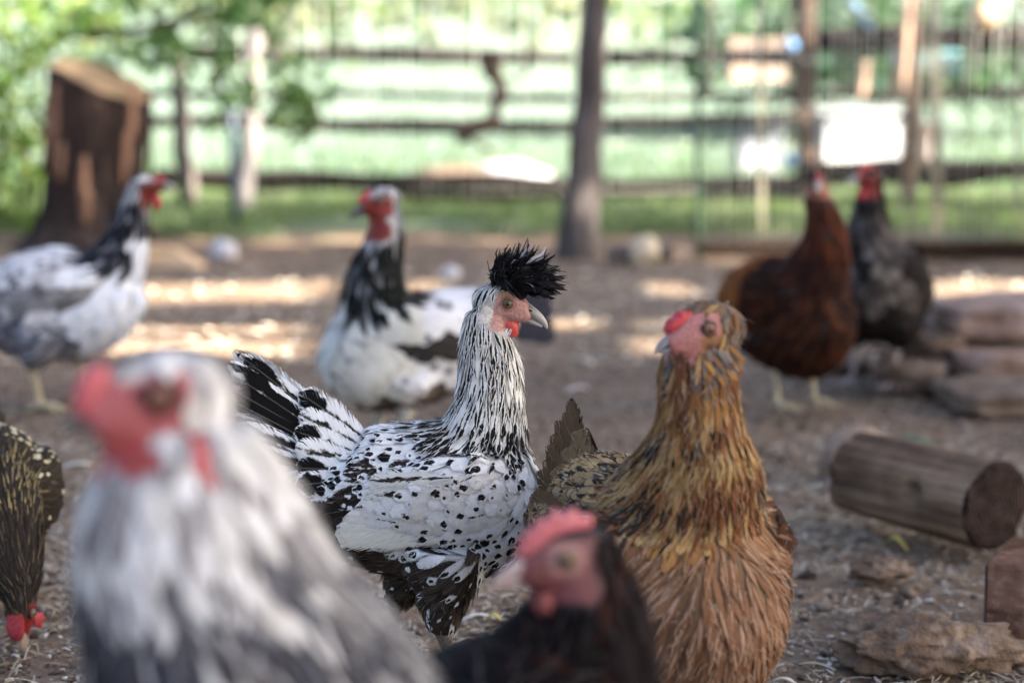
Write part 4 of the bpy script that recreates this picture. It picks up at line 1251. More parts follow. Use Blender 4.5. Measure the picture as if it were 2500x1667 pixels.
rail(1430, 238, 2560, 226, RY + .1, .022, 'thin second rail right of the thick grey post', )
rail(360, 298, 1395, 308, RY, .030, 'third rail from the top, left of the thick grey post')
rail(1430, 305, 1960, 282, RY, .028, 'third rail, sloping up from the thick grey post toward the brown post')
rail(380, 430, 1010, 452, RY - .05, .046, 'thick dark bottom rail left of the fallen branch')
rail(980, 462, 1395, 460, RY, .060, 'heavy dark bottom rail ending at the thick grey post')
rail(1430, 458, 1960, 457, RY, .044, 'bottom rail right of the thick grey post')
rail(1990, 232, 2560, 236, RY + .1, .024, 'thin second rail at the right behind the white boxes and sticks')
rail(1960, 425, 2560, 418, RY, .055, 'bottom rail at the right behind the two dark hens')
log_post('fence_post', 462, 500, 140, 9.05, .042, .036, grey_wood, 'grey brown fence post right of the stump', lean=430, group='posts of the wooden fence')
log_post('fence_post', 592, 505, 60, 8.9, .046, .036, pale_wood, 'bleached white post with sun spots left of the middle hens', lean=625, group='posts of the wooden fence')
log_post('fence_post', 1962, 515, -60, 9.3, .050, .048, brown_wood, 'dark brown post in front of the white boxes', lean=1962, group='posts of the wooden fence')
log_post('fence_post', 2212, 520, -60, 9.1, .030, .028, brown_wood, 'slim sunlit wooden post leaning to the right behind the wire mesh', lean=2235, group='posts of the wooden fence')
# steel posts and wire mesh
def pole(px, py0, py1, y, r, mat, label, lean=None):
    a = px_world(px, py0, y); b = px_world(lean or px, py1, y); a.z = -.05
    root = empty('steel_post', (a.x, a.y, 0), 0, label, 'post')
    o = Vector((a.x, a.y, 0))
    w = r
    v, f = tube([a - o, a.lerp(b, .5) - o, b - o], r, 2, 8); mk('post_shaft', v, f, mat, root)
    v, f = tube([b - o, b - o + Vector((0, 0, r * 1.2))], [r * 1.15, r * .4], 1, 8); mk('post_cap', v, f, mat, root)
    return root
pole(1706, 600, -40, 6.9, .0115, steel_green, 'thin dark green steel post at the left end of the wire mesh', lean=1702)
pole(578, 560, 250, 8.2, .017, steel_blue, 'dark blue steel stake in front of the bleached white post', lean=562)
def wire_mesh():
    y = 6.9
    z0 = .02; x0 = px_world(1706, 500, y).x; x1 = 2.6; z1 = 1.35
    root = empty('wire_mesh', (x0, y, 0), 0, 'welded wire mesh panel running from the green steel post to the right edge', 'wire fence')
    n = int((x1 - x0) / .05)
    rr = random.Random(4)
    me = None
    for i in range(1, n):
        x = i * .05 + rr.uniform(-.006, .006)
        v, f = tube([(x, 0, z0), (x + rr.uniform(-.006, .006), rr.uniform(-.006, .006), .6), (x + rr.uniform(-.006, .006), 0, z1)], .0028, 1, 6)
        mk('vertical_wire', v, f, galv, root)
    for k in range(9):
        z = .06 + k * .15
        v, f = tube([(0, .004, z), (.9, .004, z + rr.uniform(-.01, .01)), (x1 - x0, .004, z)], .0016, 2, 6)
        mk('horizontal_wire', v, f, galv, root)
wire_mesh()
# second, finer mesh on the far rail fence
def far_mesh():
    y = RY - .10
    x0 = px_world(600, 500, y).x; x1 = px_world(1706, 500, y).x
    root = empty('wire_mesh', (x0, y, 0), 0, 'sagging wire mesh hung on the rails between the white post and the green post', 'wire fence')
    rr = random.Random(9)
    n = int((x1 - x0) / .075)
    for i in range(n):
        x = i * .075 + rr.uniform(-.01, .01)
        v, f = tube([(x, 0, .03), (x + rr.uniform(-.01, .01), 0, .5), (x + rr.uniform(-.01, .01), 0, 1.05)], .0022, 1, 5)
        mk('vertical_wire', v, f, galv, root)
    for k in range(5):
        v, f = tube([(0, .004, .08 + k * .22), (x1 - x0, .004, .08 + k * .22)], .0018, 1, 5)
        mk('horizontal_wire', v, f, galv, root)
far_mesh()
# brown timber along the ground under the mesh
dark_timber = simple('dark_timber', [(.3, (.008, .005, .004)), (.6, (.02, .012, .009)), (.8, (.05, .032, .025))], 24, .9, .1, .9, .01, (.15, 1, 1))
def timber(pa, pb, y, h, d, mat, label, name='ground_timber', cat='timber'):
    a = px_world(pa[0], pa[1], y); b = px_world(pb[0], pb[1], y)
    L = b.x - a.x
    root = empty(name, ((a.x + b.x) / 2, y, 0), math.atan2(0, L), label, cat)
    v, f = box_vf(L, d, h, (0, 0, h / 2 - .004), h * .12, .004)
    mk('beam', v, f, mat, root)
    return root
timber((1712, 600), (2075, 600), 6.84, .042, .06, dark_timber, 'dark brown timber lying under the wire mesh left of the brown hen')
timber((2085, 600), (2640, 600), 6.72, .060, .07, dark_timber, 'dark brown timber lying under the wire mesh at the right edge')
# pale laths tied to the mesh
def lath(px, py0, py1, y, w, label, lean=0, mat=None):
    a = px_world(px, py0, y); b = px_world(px + lean, py1, y)
    v, f = box_vf(w, .012, (b - a).length, (0, 0, 0), .002)
    o = mk('wooden_lath', v, f, mat or pale_wood); o.location = (a + b) / 2
    o.rotation_euler = (0, math.atan2(b.x - a.x, b.z - a.z), 0)
    set_meta(o, label, 'lath', 'laths standing against the wire mesh')
cream_wood = simple('cream_lath', [(.3, (.16, .15, .11)), (.7, (.26, .25, .20))], 30, .8, .2, .4, .004, (1, 1, .1))
lath(2290, 580, -40, 7.05, .034, 'cream lath standing upright behind the mesh, just right of the dark hen', -10, cream_wood)
lath(2222, 590, 60, 7.1, .018, 'thin cream lath leaning beside the sunlit wooden post', 40, cream_wood)
lath(1862, 590, -40, 7.1, .020, 'thin pale lath standing between the green steel post and the brown post', -4, cream_wood)
lath(1730, 230, -40, 7.1, .020, 'short pale lath hanging beside the green steel post', 6, cream_wood)
lath(2482, 560, -40, 7.05, .016, 'narrow pale lath standing at the far right edge of the mesh', 4, cream_wood)

# crooked branch hanging on the rails
bark = simple('dark_bark', [(.3, (.03, .02, .018)), (.6, (.075, .055, .05)), (.8, (.14, .11, .10))], 40, .9, .2, 1.0, .012)
def branch():
    P = lambda x, y, d=9.0: px_world(x, y, d)
    o = P(1200, 480 - 100); o.z = 0
    root = empty('crooked_branch', (o.x, o.y, 0), 0, 'crooked dark dead branch hanging down across the rails', 'branch')
    main = [P(1190, 120), P(1196, 165), P(1222, 215), P(1212, 262), P(1196, 300), P(1160, 312), P(1128, 335), P(1135, 352)]
    v, f = tube([p - o for p in main], [.036, .044, .038, .032, .036, .044, .034, .012], 4, 10, lambda q, a, c: 1 + .3 * noise.noise(c * 20))
    mk('limb', v, f, bark, root)
    for tw, rd in (([P(1150, 345), P(1190, 365), P(1228, 392)], .010), ([P(1205, 142), P(1265, 150), P(1290, 170), P(1262, 195), P(1218, 190)], .010), ([P(1215, 250), P(1195, 285), P(1200, 305)], .012)):
        v, f = tube([p - o for p in tw], [rd * 1.2] + [rd] * (len(tw) - 2) + [rd * .5], 3, 7, lambda q, a, c: 1 + .2 * noise.noise(c * 30))
        mk('twig', v, f, bark, root)
branch()

# ------------------------------------------------------------------ stump
def stump():
    y = 7.15
    A = px_world(245, 600, y); A.z = 0
    root = empty('tree_stump', (A.x, A.y, 0), 0, 'tall dark tree stump with a slanted pale cut face, behind the left hen', 'tree stump')
    seg = 64; V = []; F = []
    rings = [(-.02, .30), (0, .27), (.03, .235), (.08, .200), (.16, .182), (.28, .176), (.40, .180), (.52, .183), (.62, .183), (.74, .182)]
    nr = len(rings)
    def cut(x, y): return .650 - .42 * max(0.0, x + .10) + .16 * y
    dense = []
    for i in range(nr - 1):
        for k in range(5):
            t = k / 5; dense.append((rings[i][0] * (1 - t) + rings[i + 1][0] * t, rings[i][1] * (1 - t) + rings[i + 1][1] * t))
    dense.append(rings[-1])
    top = []
    for i, (z, r) in enumerate(dense):
        for k in range(seg):
            a = 2 * math.pi * k / seg
            d = Vector((math.cos(a), math.sin(a), 0))
            rr = r * (1 + .05 * noise.noise(d * 1.5 + Vector((0, 0, z * 2))) + .055 * noise.noise(Vector((d.x * 6, d.y * 6, z * 1.8))) + .02 * noise.noise(Vector((d.x * 16, d.y * 16, z * 8))))
            rr *= 1 + .28 * max(0, noise.noise(d * 2.2 + Vector((3, 1, 0)))) * math.exp(-z * 9)
            p = d * rr + Vector((.02 - .05 * (1 - z / .7), 0, 0))
            zz = z
            V.append((p.x, p.y, min(zz, cut(p.x, p.y))))
        if i:
            for k in range(seg):
                k2 = (k + 1) % seg; b = (i - 1) * seg
                F.append((b + k, b + k2, b + seg + k2, b + seg + k))
    mk('bark', V, F, stump_bark, root)
    # cut face
    last = V[-seg:]
    c = Vector((sum(v[0] for v in last) / seg, sum(v[1] for v in last) / seg, 0))
    VV = []; FF = []
    for j, s in enumerate((1.0, .975, .8, .55, .3, .1)):
        for v in last:
            p = c + (Vector((v[0], v[1], 0)) - c) * s
            z = (v[2] if j == 0 else cut(p.x, p.y)) + (.006 if j else 0) + .004 * noise.noise(p * 14)
            VV.append((p.x, p.y, z))
    for j in range(5):
        for k in range(seg):
            k2 = (k + 1) % seg
            FF.append((j * seg + k, j * seg + k2, (j + 1) * seg + k2, (j + 1) * seg + k))
    FF.append(tuple(5 * seg + k for k in range(seg)))
    mk('cut_face', VV, FF, cut_wood, root)
    # slabs of loose bark on the front and the sunny side
    rr = random.Random(3)
    for k in range(26):
        a = R(rr.uniform(-160, 20)); z = rr.uniform(.04, .42); h = rr.uniform(.08, .22); w = rr.uniform(.02, .045)
        r0 = .182 + .05 * math.exp(-z * 12)
        vs = []; fs = []
        for i in range(5):
            for s in (-1, 0, 1):
                zz = z + h * i / 4
                rad = r0 + .006 + (.006 if s == 0 else 0) + .006 * noise.noise(Vector((k, i * .7, s)))
                aa = a + s * w / r0 / 2 * (1 - .3 * abs(i - 2) / 2)
                vs.append((math.cos(aa) * rad + .02 - .05 * (1 - zz / .7), math.sin(aa) * rad, zz))
        for i in range(4):
            for s in range(2):
                b = i * 3 + s; fs.append((b, b + 1, b + 4, b + 3))
        o = mk('bark_plate', vs, fs, stump_bark if rr.random() < .55 else inner_bark, root)
        sd = o.modifiers.new('s', 'SOLIDIFY'); sd.thickness = .006
stump_bark = simple('stump_bark', [(.28, (.018, .013, .012)), (.5, (.04, .028, .025)), (.68, (.08, .058, .052)), (.8, (.18, .13, .11))], 16, .9, .15, 1.0, .02, (1, 1, .22))
inner_bark = simple('inner_bark', [(.3, (.16, .09, .06)), (.7, (.34, .20, .14))], 20, .85, .2, .8, .01, (1, 1, .25))
cut_wood = simple('cut_wood', [(.3, (.22, .145, .08)), (.7, (.34, .24, .15))], 9, .8, .2, .5, .006)
stump()
# ------------------------------------------------------------------ leafy growth at the upper left
def leaf_mass(name, centre_pts, n, size, tones, label, cat, stems, seed, group=None):
    rr = random.Random(seed)
    o = centre_pts[0][0].copy(); o.z = 0
    root = empty(name, o, 0, label, cat, group)
    g = Geo()
    for k in range(n):
        c, r = centre_pts[rr.randrange(len(centre_pts))]
        d = Vector((rr.gauss(0, 1), rr.gauss(0, 1), rr.gauss(0, 1))) * .5
        p = c + Vector((d.x * r[0], d.y * r[1], d.z * r[2])) - o
        L = size * rr.uniform(.6, 1.3); w = L * rr.uniform(.28, .45)
        a = Vector((rr.gauss(0, 1), rr.gauss(0, 1), rr.gauss(-.4, .7))).normalized()
        s = a.cross(Vector((rr.gauss(0, 1), rr.gauss(0, 1), rr.gauss(0, 1)))).normalized(); nn = a.cross(s)
        q = rr.uniform(.75, 1.25); t = tones[rr.randrange(len(tones))]
        g.add([p, p + a * L * .3 + s * w, p + a * L * .75 + s * w * .7, p + a * L, p + a * L * .75 - s * w * .7, p + a * L * .3 - s * w, p + a * L * .5 + nn * w * .35],
              [(0, 1, 6), (1, 2, 6), (2, 3, 6), (3, 4, 6), (4, 5, 6), (5, 0, 6)], tuple(e * q for e in t))
    f = g.build('foliage', M['leafy'], root, smooth=False); f['kind'] = 'stuff'
    for st, rad in stems:
        v, ff = tube([p - o for p in st], [rad] * (len(st) - 1) + [rad * .5], 3, 8)
        mk('stem', v, ff, bark, root)
    return root
P = px_world
YG = [(.11, .20, .06), (.16, .26, .08), (.22, .30, .11), (.26, .30, .15)]
DG = [(.05, .13, .03), (.08, .19, .045), (.12, .24, .06)]
leaf_mass('leafy_shrub', [(P(40, 60, 8.0), (.28, .3, .22)), (P(30, 250, 8.0), (.22, .3, .25)), (P(20, 430, 8.0), (.16, .3, .22)), (P(-60, 300, 8.0), (.3, .3, .5)), (P(180, 40, 8.0), (.22, .3, .14)), (P(35, 540, 8.0), (.12, .2, .08))],
          1000, .060, YG, 'bright yellow green shrub at the left edge beside the stump', 'shrub',
          [([P(60, 600, 8.0), P(70, 350, 8.0), P(110, 90, 8.0)], .010), ([P(-20, 600, 8.0), P(10, 300, 8.0), P(30, -40, 8.0)], .010)], 5)
leaf_mass('overhanging_branch', [(P(300, 20, 7.4), (.22, .25, .12)), (P(390, 130, 7.4), (.16, .2, .10)), (P(560, 30, 7.4), (.26, .25, .13)), (P(640, -20, 7.4), (.2, .25, .12)), (P(700, 180, 7.6), (.15, .2, .14)), (P(720, 250, 7.6), (.12, .2, .10)), (P(560, 180, 7.6), (.10, .2, .18))],
          430, .062, [(.10, .20, .08), (.14, .24, .10), (.09, .16, .07), (.18, .24, .13)], 'leafy green branch hanging into the picture above the stump', 'branch',
          [([P(150, 90, 7.4), P(300, 78, 7.4), P(480, 40, 7.4), P(620, 10, 7.4)], .013), ([P(290, 78, 7.4), P(370, 110, 7.4), P(400, 170, 7.4)], .009), ([P(520, 30, 7.5), P(530, 180, 7.5), P(560, 320, 7.5)], .011)], 6)
leaf_mass('leafy_shrub', [(P(1850, 40, 16), (1.1, .8, .5)), (P(2100, 60, 16), (1.0, .8, .5)), (P(2400, 90, 16), (1.2, .8, .6)), (P(2250, 160, 16), (1.1, .8, .3)), (P(1950, 150, 16), (.9, .8, .25))],
          1500, .15, [(.03, .085, .055), (.05, .115, .07), (.08, .14, .09)], 'blue green bushes in the pasture at the upper right', 'shrub',
          [([P(1950, 190, 16), P(1960, 20, 16)], .03), ([P(2350, 200, 16), P(2360, 20, 16)], .03)], 7)
leaf_mass('leafy_shrub', [(P(1050, -10, 22), (3.2, 1, .5)), (P(1500, -10, 22), (2.5, 1, .5)), (P(650, 0, 22), (2.0, 1, .5))],
          1300, .2, [(.16, .23, .15), (.20, .26, .17), (.24, .26, .18)], 'pale sunlit bushes far across the pasture at the top of the picture', 'shrub',
          [([P(1050, 60, 22), P(1060, -20, 22)], .04)], 8)

# ------------------------------------------------------------------ things beyond and along the fence
white_paint = simple('white_plastic', [(.3, (.11, .13, .16)), (.7, (.16, .18, .21))], 6, .4, .5, .1, .002)
shaded_box_white = simple('shaded_white', [(.3, (.07, .09, .12)), (.7, (.10, .12, .15))], 6, .5, .3, .1, .002)  # darker bluish copy of the box white, shade put into the colour
def white_box(px0, px1, py0, py1, y, label, rz=0.0, mat=None):
    mat = mat or white_paint
    a = P(px0, py1, y); b = P(px1, py0, y)
    w = b.x - a.x; gz = gh((a.x + b.x) / 2, y)
    h = b.z - gz
    root = empty('white_box', ((a.x + b.x) / 2, y + .2, gz), rz, label, 'box', 'white boxes in the pasture')
    v, f = box_vf(w, .4, h * .88, (0, 0, h * .44), .03); mk('box_body', v, f, mat, root)
    v, f = box_vf(w + .05, .45, h * .12, (0, 0, h * .94 + .003), .02); mk('lid', v, f, mat, root)
    return root
white_box(1990, 2220, 268, 400, 12.3, 'large white box on the pasture behind the brown post', R(8))
white_box(1800, 1915, 300, 400, 11.9, 'white box coloured as in bluish shade, standing left of the brown post', R(-3), shaded_box_white)
white_box(2240, 2300, 300, 402, 13.4, 'narrow white box standing at the right end of the white boxes', R(3))
def stone(px, py, y, r, sq, mat, label, seed, cat='rock', group=None, name='rock', rz=0, sub=3, amp=.25, sink=.25):
    a = P(px, py, y); z = gh(a.x, y)
    v, f = ico_rock(r, random.Random(seed), sq, amp, sub, 1.6)
    o = mk(name, v, f, mat)
    o.location = (a.x, y, z + r * sq[2] * (1 - sink)); o.rotation_euler = (0, 0, rz)
    return set_meta(o, label, cat, group)
chalk = simple('white_stone', [(.3, (.42, .42, .48)), (.7, (.60, .60, .66))], 14, .7, .3, .5, .01)
greyst = simple('grey_brown_stone', [(.3, (.09, .062, .048)), (.55, (.19, .14, .11)), (.75, (.34, .27, .23))], 18, .85, .2, .9, .01)
pinkst = simple('pinkish_stone', [(.3, (.19, .125, .10)), (.55, (.33, .235, .20)), (.75, (.52, .42, .375))], 14, .85, .2, .9, .012)
tanst = simple('tan_stone', [(.3, (.22, .155, .12)), (.55, (.36, .27, .215)), (.75, (.52, .42, .36))], 22, .85, .2, .9, .01)
stone(1240, 440, 10.8, .185, (1.15, .7, .46), chalk, 'long white rock lying beyond the fence under the crooked branch', 1)
stone(1110, 455, 10.2, .22, (1.1, .7, .40), greyst, 'low grey brown rock left of the long white rock', 2)
stone(985, 475, 9.8, .17, (1.2, .7, .42), chalk, 'flat pale rock behind the head of the middle hen', 3)
stone(1760, 478, 9.9, .15, (1.2, .7, .36), chalk, 'flat pale rock beyond the bottom rail beside the green steel post', 4)
stone(545, 610, 6.7, .048, (1, .9, .85), chalk, 'round white stone on the dirt below the blue stake', 6)
stone(1570, 640, 6.6, .060, (1, .9, .9), simple('sun_spot_stone', [(.3, (.50, .40, .28)), (.7, (.68, .58, .44))], 14, .5, .4), 'round pale stone put in for a bright sunlit spot right of the foot of the thick grey post', 7)  # stands for a bright disk of light, brightness put into its colour
stone(1100, 655, 6.2, .032, (1, .9, .7), chalk, 'small bright stone on the dirt left of the black crest', 8, sub=2)
# wood wedge put in for an orange sunlit patch by the stump
def wedge():
    a = P(425, 640, 6.45)
    root = empty('sun_patch_wedge', (a.x, 6.45, 0), R(-14), 'split wood wedge put in for a sunlit patch on the dirt right of the stump', 'firewood')
    V = [(-.09, -.05, 0), (.10, -.04, 0), (.10, .05, 0), (-.09, .06, 0), (-.08, -.04, .075), (.0, -.02, .065), (.0, .03, .06), (-.08, .05, .07), (.09, 0, .018)]
    F = [(0, 3, 2, 1), (0, 1, 5, 4), (1, 8, 5), (1, 2, 8), (2, 6, 8), (5, 8, 6), (2, 3, 7, 6), (4, 5, 6, 7), (0, 4, 7, 3)]
    mk('wood_wedge', V, F, simple('sun_patch_wood', [(.3, (.50, .34, .20)), (.7, (.66, .48, .32))], 14, .8), root, smooth=False)
wedge()
def small_log(pxa, pxb, py, y, r, mat, end, label, rz=0.0, name='log', bark_knots=0, tilt=0.0, seed=1, span=None):
    a = P(pxa, py, y); b = P(pxb, py, y)
    L = (b.x - a.x)
    if span: a = Vector((span[0], 0, 0)); b = a; L = span[1]
    root = empty(name, ((a.x + b.x) / 2, y, r * .92), rz, label, 'log')
    n = 40; seg = 72; V = []; F = []
    off = Vector((seed * 7.7, 0, 0))
    for i in range(n + 1):
        x = -L / 2 + L * i / n
        for k in range(seg):
            an = 2 * math.pi * k / seg
            rr = r * (1 + .13 * noise.noise(Vector((x * 5, math.cos(an) * 1.2, math.sin(an) * 1.2)) + off) + .045 * noise.noise(Vector((x * 3, math.cos(an) * 5, math.sin(an) * 5)) + off) - .10 * max(0, noise.noise(Vector((x * 2.5 + 9, math.cos(an) * 9, math.sin(an) * 9)) + off) - .12) + .015 * noise.noise(Vector((x * 9, math.cos(an) * 22, math.sin(an) * 22)) + off))
            kx = (x - L * .12) / (r * .28); ka = (an - R(168)) / .26
            if bark_knots: rr -= r * .42 * math.exp(-(kx * kx + ka * ka) * 1.6)
            V.append((x, math.cos(an) * rr, math.sin(an) * rr * .95))
    for i in range(n):
        for k in range(seg):
            k2 = (k + 1) % seg
            F.append((i * seg + k, (i + 1) * seg + k, (i + 1) * seg + k2, i * seg + k2))
    mk('log_side', V, F, mat, root)
    for e, idx in ((-1, 0), (1, n)):
        ring = V[idx * seg:(idx + 1) * seg]
        VV = []; FF = []
        for j, s in enumerate((1.0, .93, .6, .3, .05)):
            for v in ring:
                VV.append((v[0] + e * (.004 if j else 0) + e * (.010 if j else .004) * noise.noise(Vector((v[1] * 40 * s, v[2] * 40 * s, 1))), v[1] * s, v[2] * s))
        for j in range(4):
            for k in range(seg):
                k2 = (k + 1) % seg
                q = (j * seg + k, j * seg + k2, (j + 1) * seg + k2, (j + 1) * seg + k)
                FF.append(q if e > 0 else q[::-1])
        FF.append(tuple(4 * seg + k for k in range(seg)))
        mk('cut_end', VV, FF, end, root)
    return root
log_m = NT('weathered_log')
lc = log_m.mapping(log_m.coord(), (.9, 14, 14)); l1 = log_m.noise(lc, 3.2, 6, .65); l2 = log_m.noise(log_m.coord(), 9, 4)
lcol = log_m.mix(.5, log_m.ramp(l1, [(.36, (.016, .009, .005)), (.49, (.11, .062, .036)), (.70, (.38, .26, .17))]), log_m.ramp(l2, [(.35, (.07, .038, .024)), (.65, (.31, .21, .145))]))
log_m.bump(l1, .9, .012); log_m.out(lcol, .85, .2)
def rings():
    t = NT('dark_log_end'); c = t.sep(t.coord()); n = t.noise(t.coord(), 30, 4)
    r = t.math('SQRT', t.math('ADD', t.math('MULTIPLY', c[1], c[1]), t.math('MULTIPLY', c[2], c[2])))
    w = t.math('SINE', t.math('ADD', t.math('MULTIPLY', r, 900.0), t.math('MULTIPLY', n, 9.0)))
    f = t.math('ADD', t.math('MULTIPLY', w, .22), t.noise(t.coord(), 55, 5, .7))
    t.bump(f, .8, .004)
    return t.out(t.ramp(f, [(.25, (.010, .007, .007)), (.5, (.028, .019, .018)), (.8, (.075, .052, .045))]), .9, .1)
end_m = rings()
small_log(0, 0, 0, 2.74, .062, log_m.m, end_m, 'weathered brown log with a knot hole lying at the right', R(-56), bark_knots=1, span=(.580, .26))
small_log(1480, 1640, 606, 6.6, .030, grey_wood, cut_wood, 'thin log lying at the foot of the thick grey post', R(6), seed=3)
stone(2100, 1130, 3.15, .055, (1.2, .8, .95), tanst, 'rounded tan rock behind the left end of the weathered log', 11)
stone(2040, 1150, 3.08, .017, (1.1, .9, .9), pinkst, 'small white lump at the left foot of the rounded tan rock', 12, sub=2)
def slab(px0, px1, py, y, h, d, z, mat, label, seed, rz=0):
    a = P(px0, py, y); b = P(px1, py, y)
    w = (b.x - a.x)
    rr = random.Random(seed)
    n = 26; V = []; F = []
    v, f = ico_rock(1.0, rr, (1, 1, 1), .0, 4, 1)
    off = Vector((seed * 3.1, 0, 0))
    vv = []
    for p in v:
        q = Vector((max(-.8, min(.8, p.x)) / .8, max(-.75, min(.75, p.y)) / .75, max(-.62, min(.62, p.z)) / .62))
        k = 1 + .14 * noise.noise(q * 1.3 + off) + .06 * noise.noise(q * 4 + off)
        vv.append(Vector((q.x * w / 2, q.y * d / 2, q.z * h / 2)) * k)
    o = mk('stone_slab', vv, f, mat)
    o.location = ((a.x + b.x) / 2, y + d * .2, z); o.rotation_euler = (rr.uniform(-.05, .05), rr.uniform(-.06, .06), rz)
    return set_meta(o, label, 'stone slab', 'stack of rough stones at the right edge')
slab(2290, 2620, 800, 4.15, .070, .28, .118, pinkst, 'pinkish stone slab on top of the stack at the right edge', 31)
slab(2200, 2330, 860, 4.1, .045, .22, .075, greyst, 'grey brown stone wedged under the left end of the top slab', 32, .3)
slab(2330, 2650, 960, 4.0, .055, .30, .040, pinkst, 'second pinkish slab under a dark gap in the stack', 33)
slab(2150, 2330, 960, 4.0, .055, .20, .025, greyst, 'grey brown stone at the foot of the stack beside the black hen', 34, -.3)
slab(2320, 2600, 1010, 3.75, .040, .22, .016, greyst, 'lowest dark grey slab at the right edge above the pole', 35, .1)
stone(2040, 900, 4.25, .055, (1.4, .8, .5), greyst, 'flat grey stone behind the feet of the black hen', 36)
stone(2230, 1075, 3.35, .035, (1.2, .9, .6), simple('mossy_stone', [(.3, (.06, .09, .05)), (.7, (.16, .20, .14))], 30, .9, .2, .9, .01), 'small mossy green stone above the weathered log', 37)
# brick in the lower right corner
def brick():
    a = P(2392, 1590, 2.19); 
    root = empty('brick', (a.x + .145, 2.20, .0), R(-26), 'large dusty red brick lying in the lower right corner', 'brick')
    v, f = box_vf(.25, .14, .09, (0, 0, .045), .004, .001)
    mk('brick_block', v, f, simple('dusty_brick', [(.3, (.10, .052, .038)), (.55, (.165, .095, .072)), (.8, (.28, .20, .165))], 60, .9, .2, .7, .003), root)
brick()
# loose feathers, leaves, chips one can pick out
def flat_piece(name, px, py, L, W, rz, col, label, cat, up=.010, curl=.2, group=None, nv=9, mat=None, tilt=0.05):
    d_ = FPX * CAMH / (py - 161.0)
    a = P(px, py, d_)
    fs = []; V = []; F = []
    for i in range(nv):
        t = i / (nv - 1)
        w = W * math.sin(math.pi * min(1, .12 + .86 * t)) ** .7
        z = .003 + up * math.sin(math.pi * t) + L * tilt * t
        for k in (-1, 0, 1):
            V.append((L * (t - .5), k * w / 2 + curl * W * t * t, z + (.15 * W if k == 0 else 0)))
    for i in range(nv - 1):
        for k in range(2):
            b = i * 3 + k; F.append((b, b + 1, b + 4, b + 3))
    me = bpy.data.meshes.new(name); me.from_pydata(V, [], F)
    o = link_mesh(name, me, mat or simple(name + '_surface', [(.3, tuple(x * .8 for x in col)), (.7, col)], 120, .7, .3, .4, .001))
    o.location = (a.x, a.y, gh(a.x, a.y) + .001); o.rotation_euler = (0, 0, rz)
    sd = o.modifiers.new('s', 'SOLIDIFY'); sd.thickness = .0006
    return set_meta(o, label, cat, group)
flat_piece('white_feather', 1165, 1528, .042, .008, R(8), (.72, .74, .72), 'curled white feather on the straw between the crested hen and the dark hen', 'feather', .008)
flat_piece('yellow_leaf', 1205, 1533, .022, .010, R(-30), (.50, .46, .16), 'small yellow leaf tip beside the curled white feather', 'leaf')
flat_piece('yellow_leaf', 2188, 1325, .036, .012, R(140), (.62, .50, .14), 'bright yellow leaf standing on the straw in front of the weathered log', 'leaf', .016)
flat_piece('pale_straw', 2330, 1445, .075, .003, R(-18), (.55, .52, .48), 'long pale straw on the dirt left of the dusty brick', 'straw', .006)
flat_piece('pale_straw', 2050, 1385, .050, .004, R(-12), (.55, .48, .36), 'pale straw lying in front of the left end of the log', 'straw', .006)
flat_piece('grey_feather', 2140, 1365, .018, .010, R(40), (.50, .52, .66), 'tiny bluish feather on the dirt below the yellow leaf', 'feather', .006)
flat_piece('white_feather', 1410, 950, .055, .020, R(30), (.66, .60, .57), 'pale scrap lying on bare dirt above the golden hen tail', 'scrap', .008)
flat_piece('wood_chip', 190, 1165, .050, .016, R(0), (.58, .56, .52), 'pale wood chip on the dirt left of the large grey hen', 'wood chip', .006)
flat_piece('wood_chip', 2000, 1180, .045, .012, R(5), (.50, .46, .38), 'flat pale wood chip left of the small white lump', 'wood chip', .006)
flat_piece('wood_chip', 1915, 1665, .030, .008, R(-35), (.60, .57, .50), 'split wood chip at the bottom edge right of the golden hen', 'wood chip', .006)
flat_piece('wood_chip', 1990, 1632, .040, .004, R(-35), (.55, .50, .40), 'thin splinter at the bottom edge right of the split wood chip', 'wood chip', .004)
flat_piece('straw_bundle', 1960, 1260, .080, .006, R(14), (.52, .42, .26), 'golden straw stalk lying left of the log', 'straw', .012)
# clod
def clod(px, py, r, sq, label, seed):
    d_ = FPX * CAMH / (py - 161.0)
    a = P(px, py, d_)
    v, f = ico_rock(r, random.Random(seed), sq, .30, 5, 1.6)
    v = [p * (1 + .10 * noise.noise(p * 38) + .09 * noise.noise(p * 95) + .05 * noise.noise(p * 240)) for p in v]
    o = mk('dirt_clod', v, f, M['clod']); o.location = (a.x, a.y, r * sq[2] * .22)
    set_meta(o, label, 'dirt clod')
M['clod'] = simple('clod_dirt', [(.3, (.08, .052, .04)), (.5, (.19, .135, .10)), (.75, (.40, .31, .25))], 26, .95, .1, 1.0, .01)
clod(2250, 1625, .085, (1.15, .65, .42), 'broad rough clod of dirt on the ground left of the brick', 51)
clod(2150, 1415, .030, (1.3, .8, .5), 'small dark clod of dirt below the yellow leaf', 52)

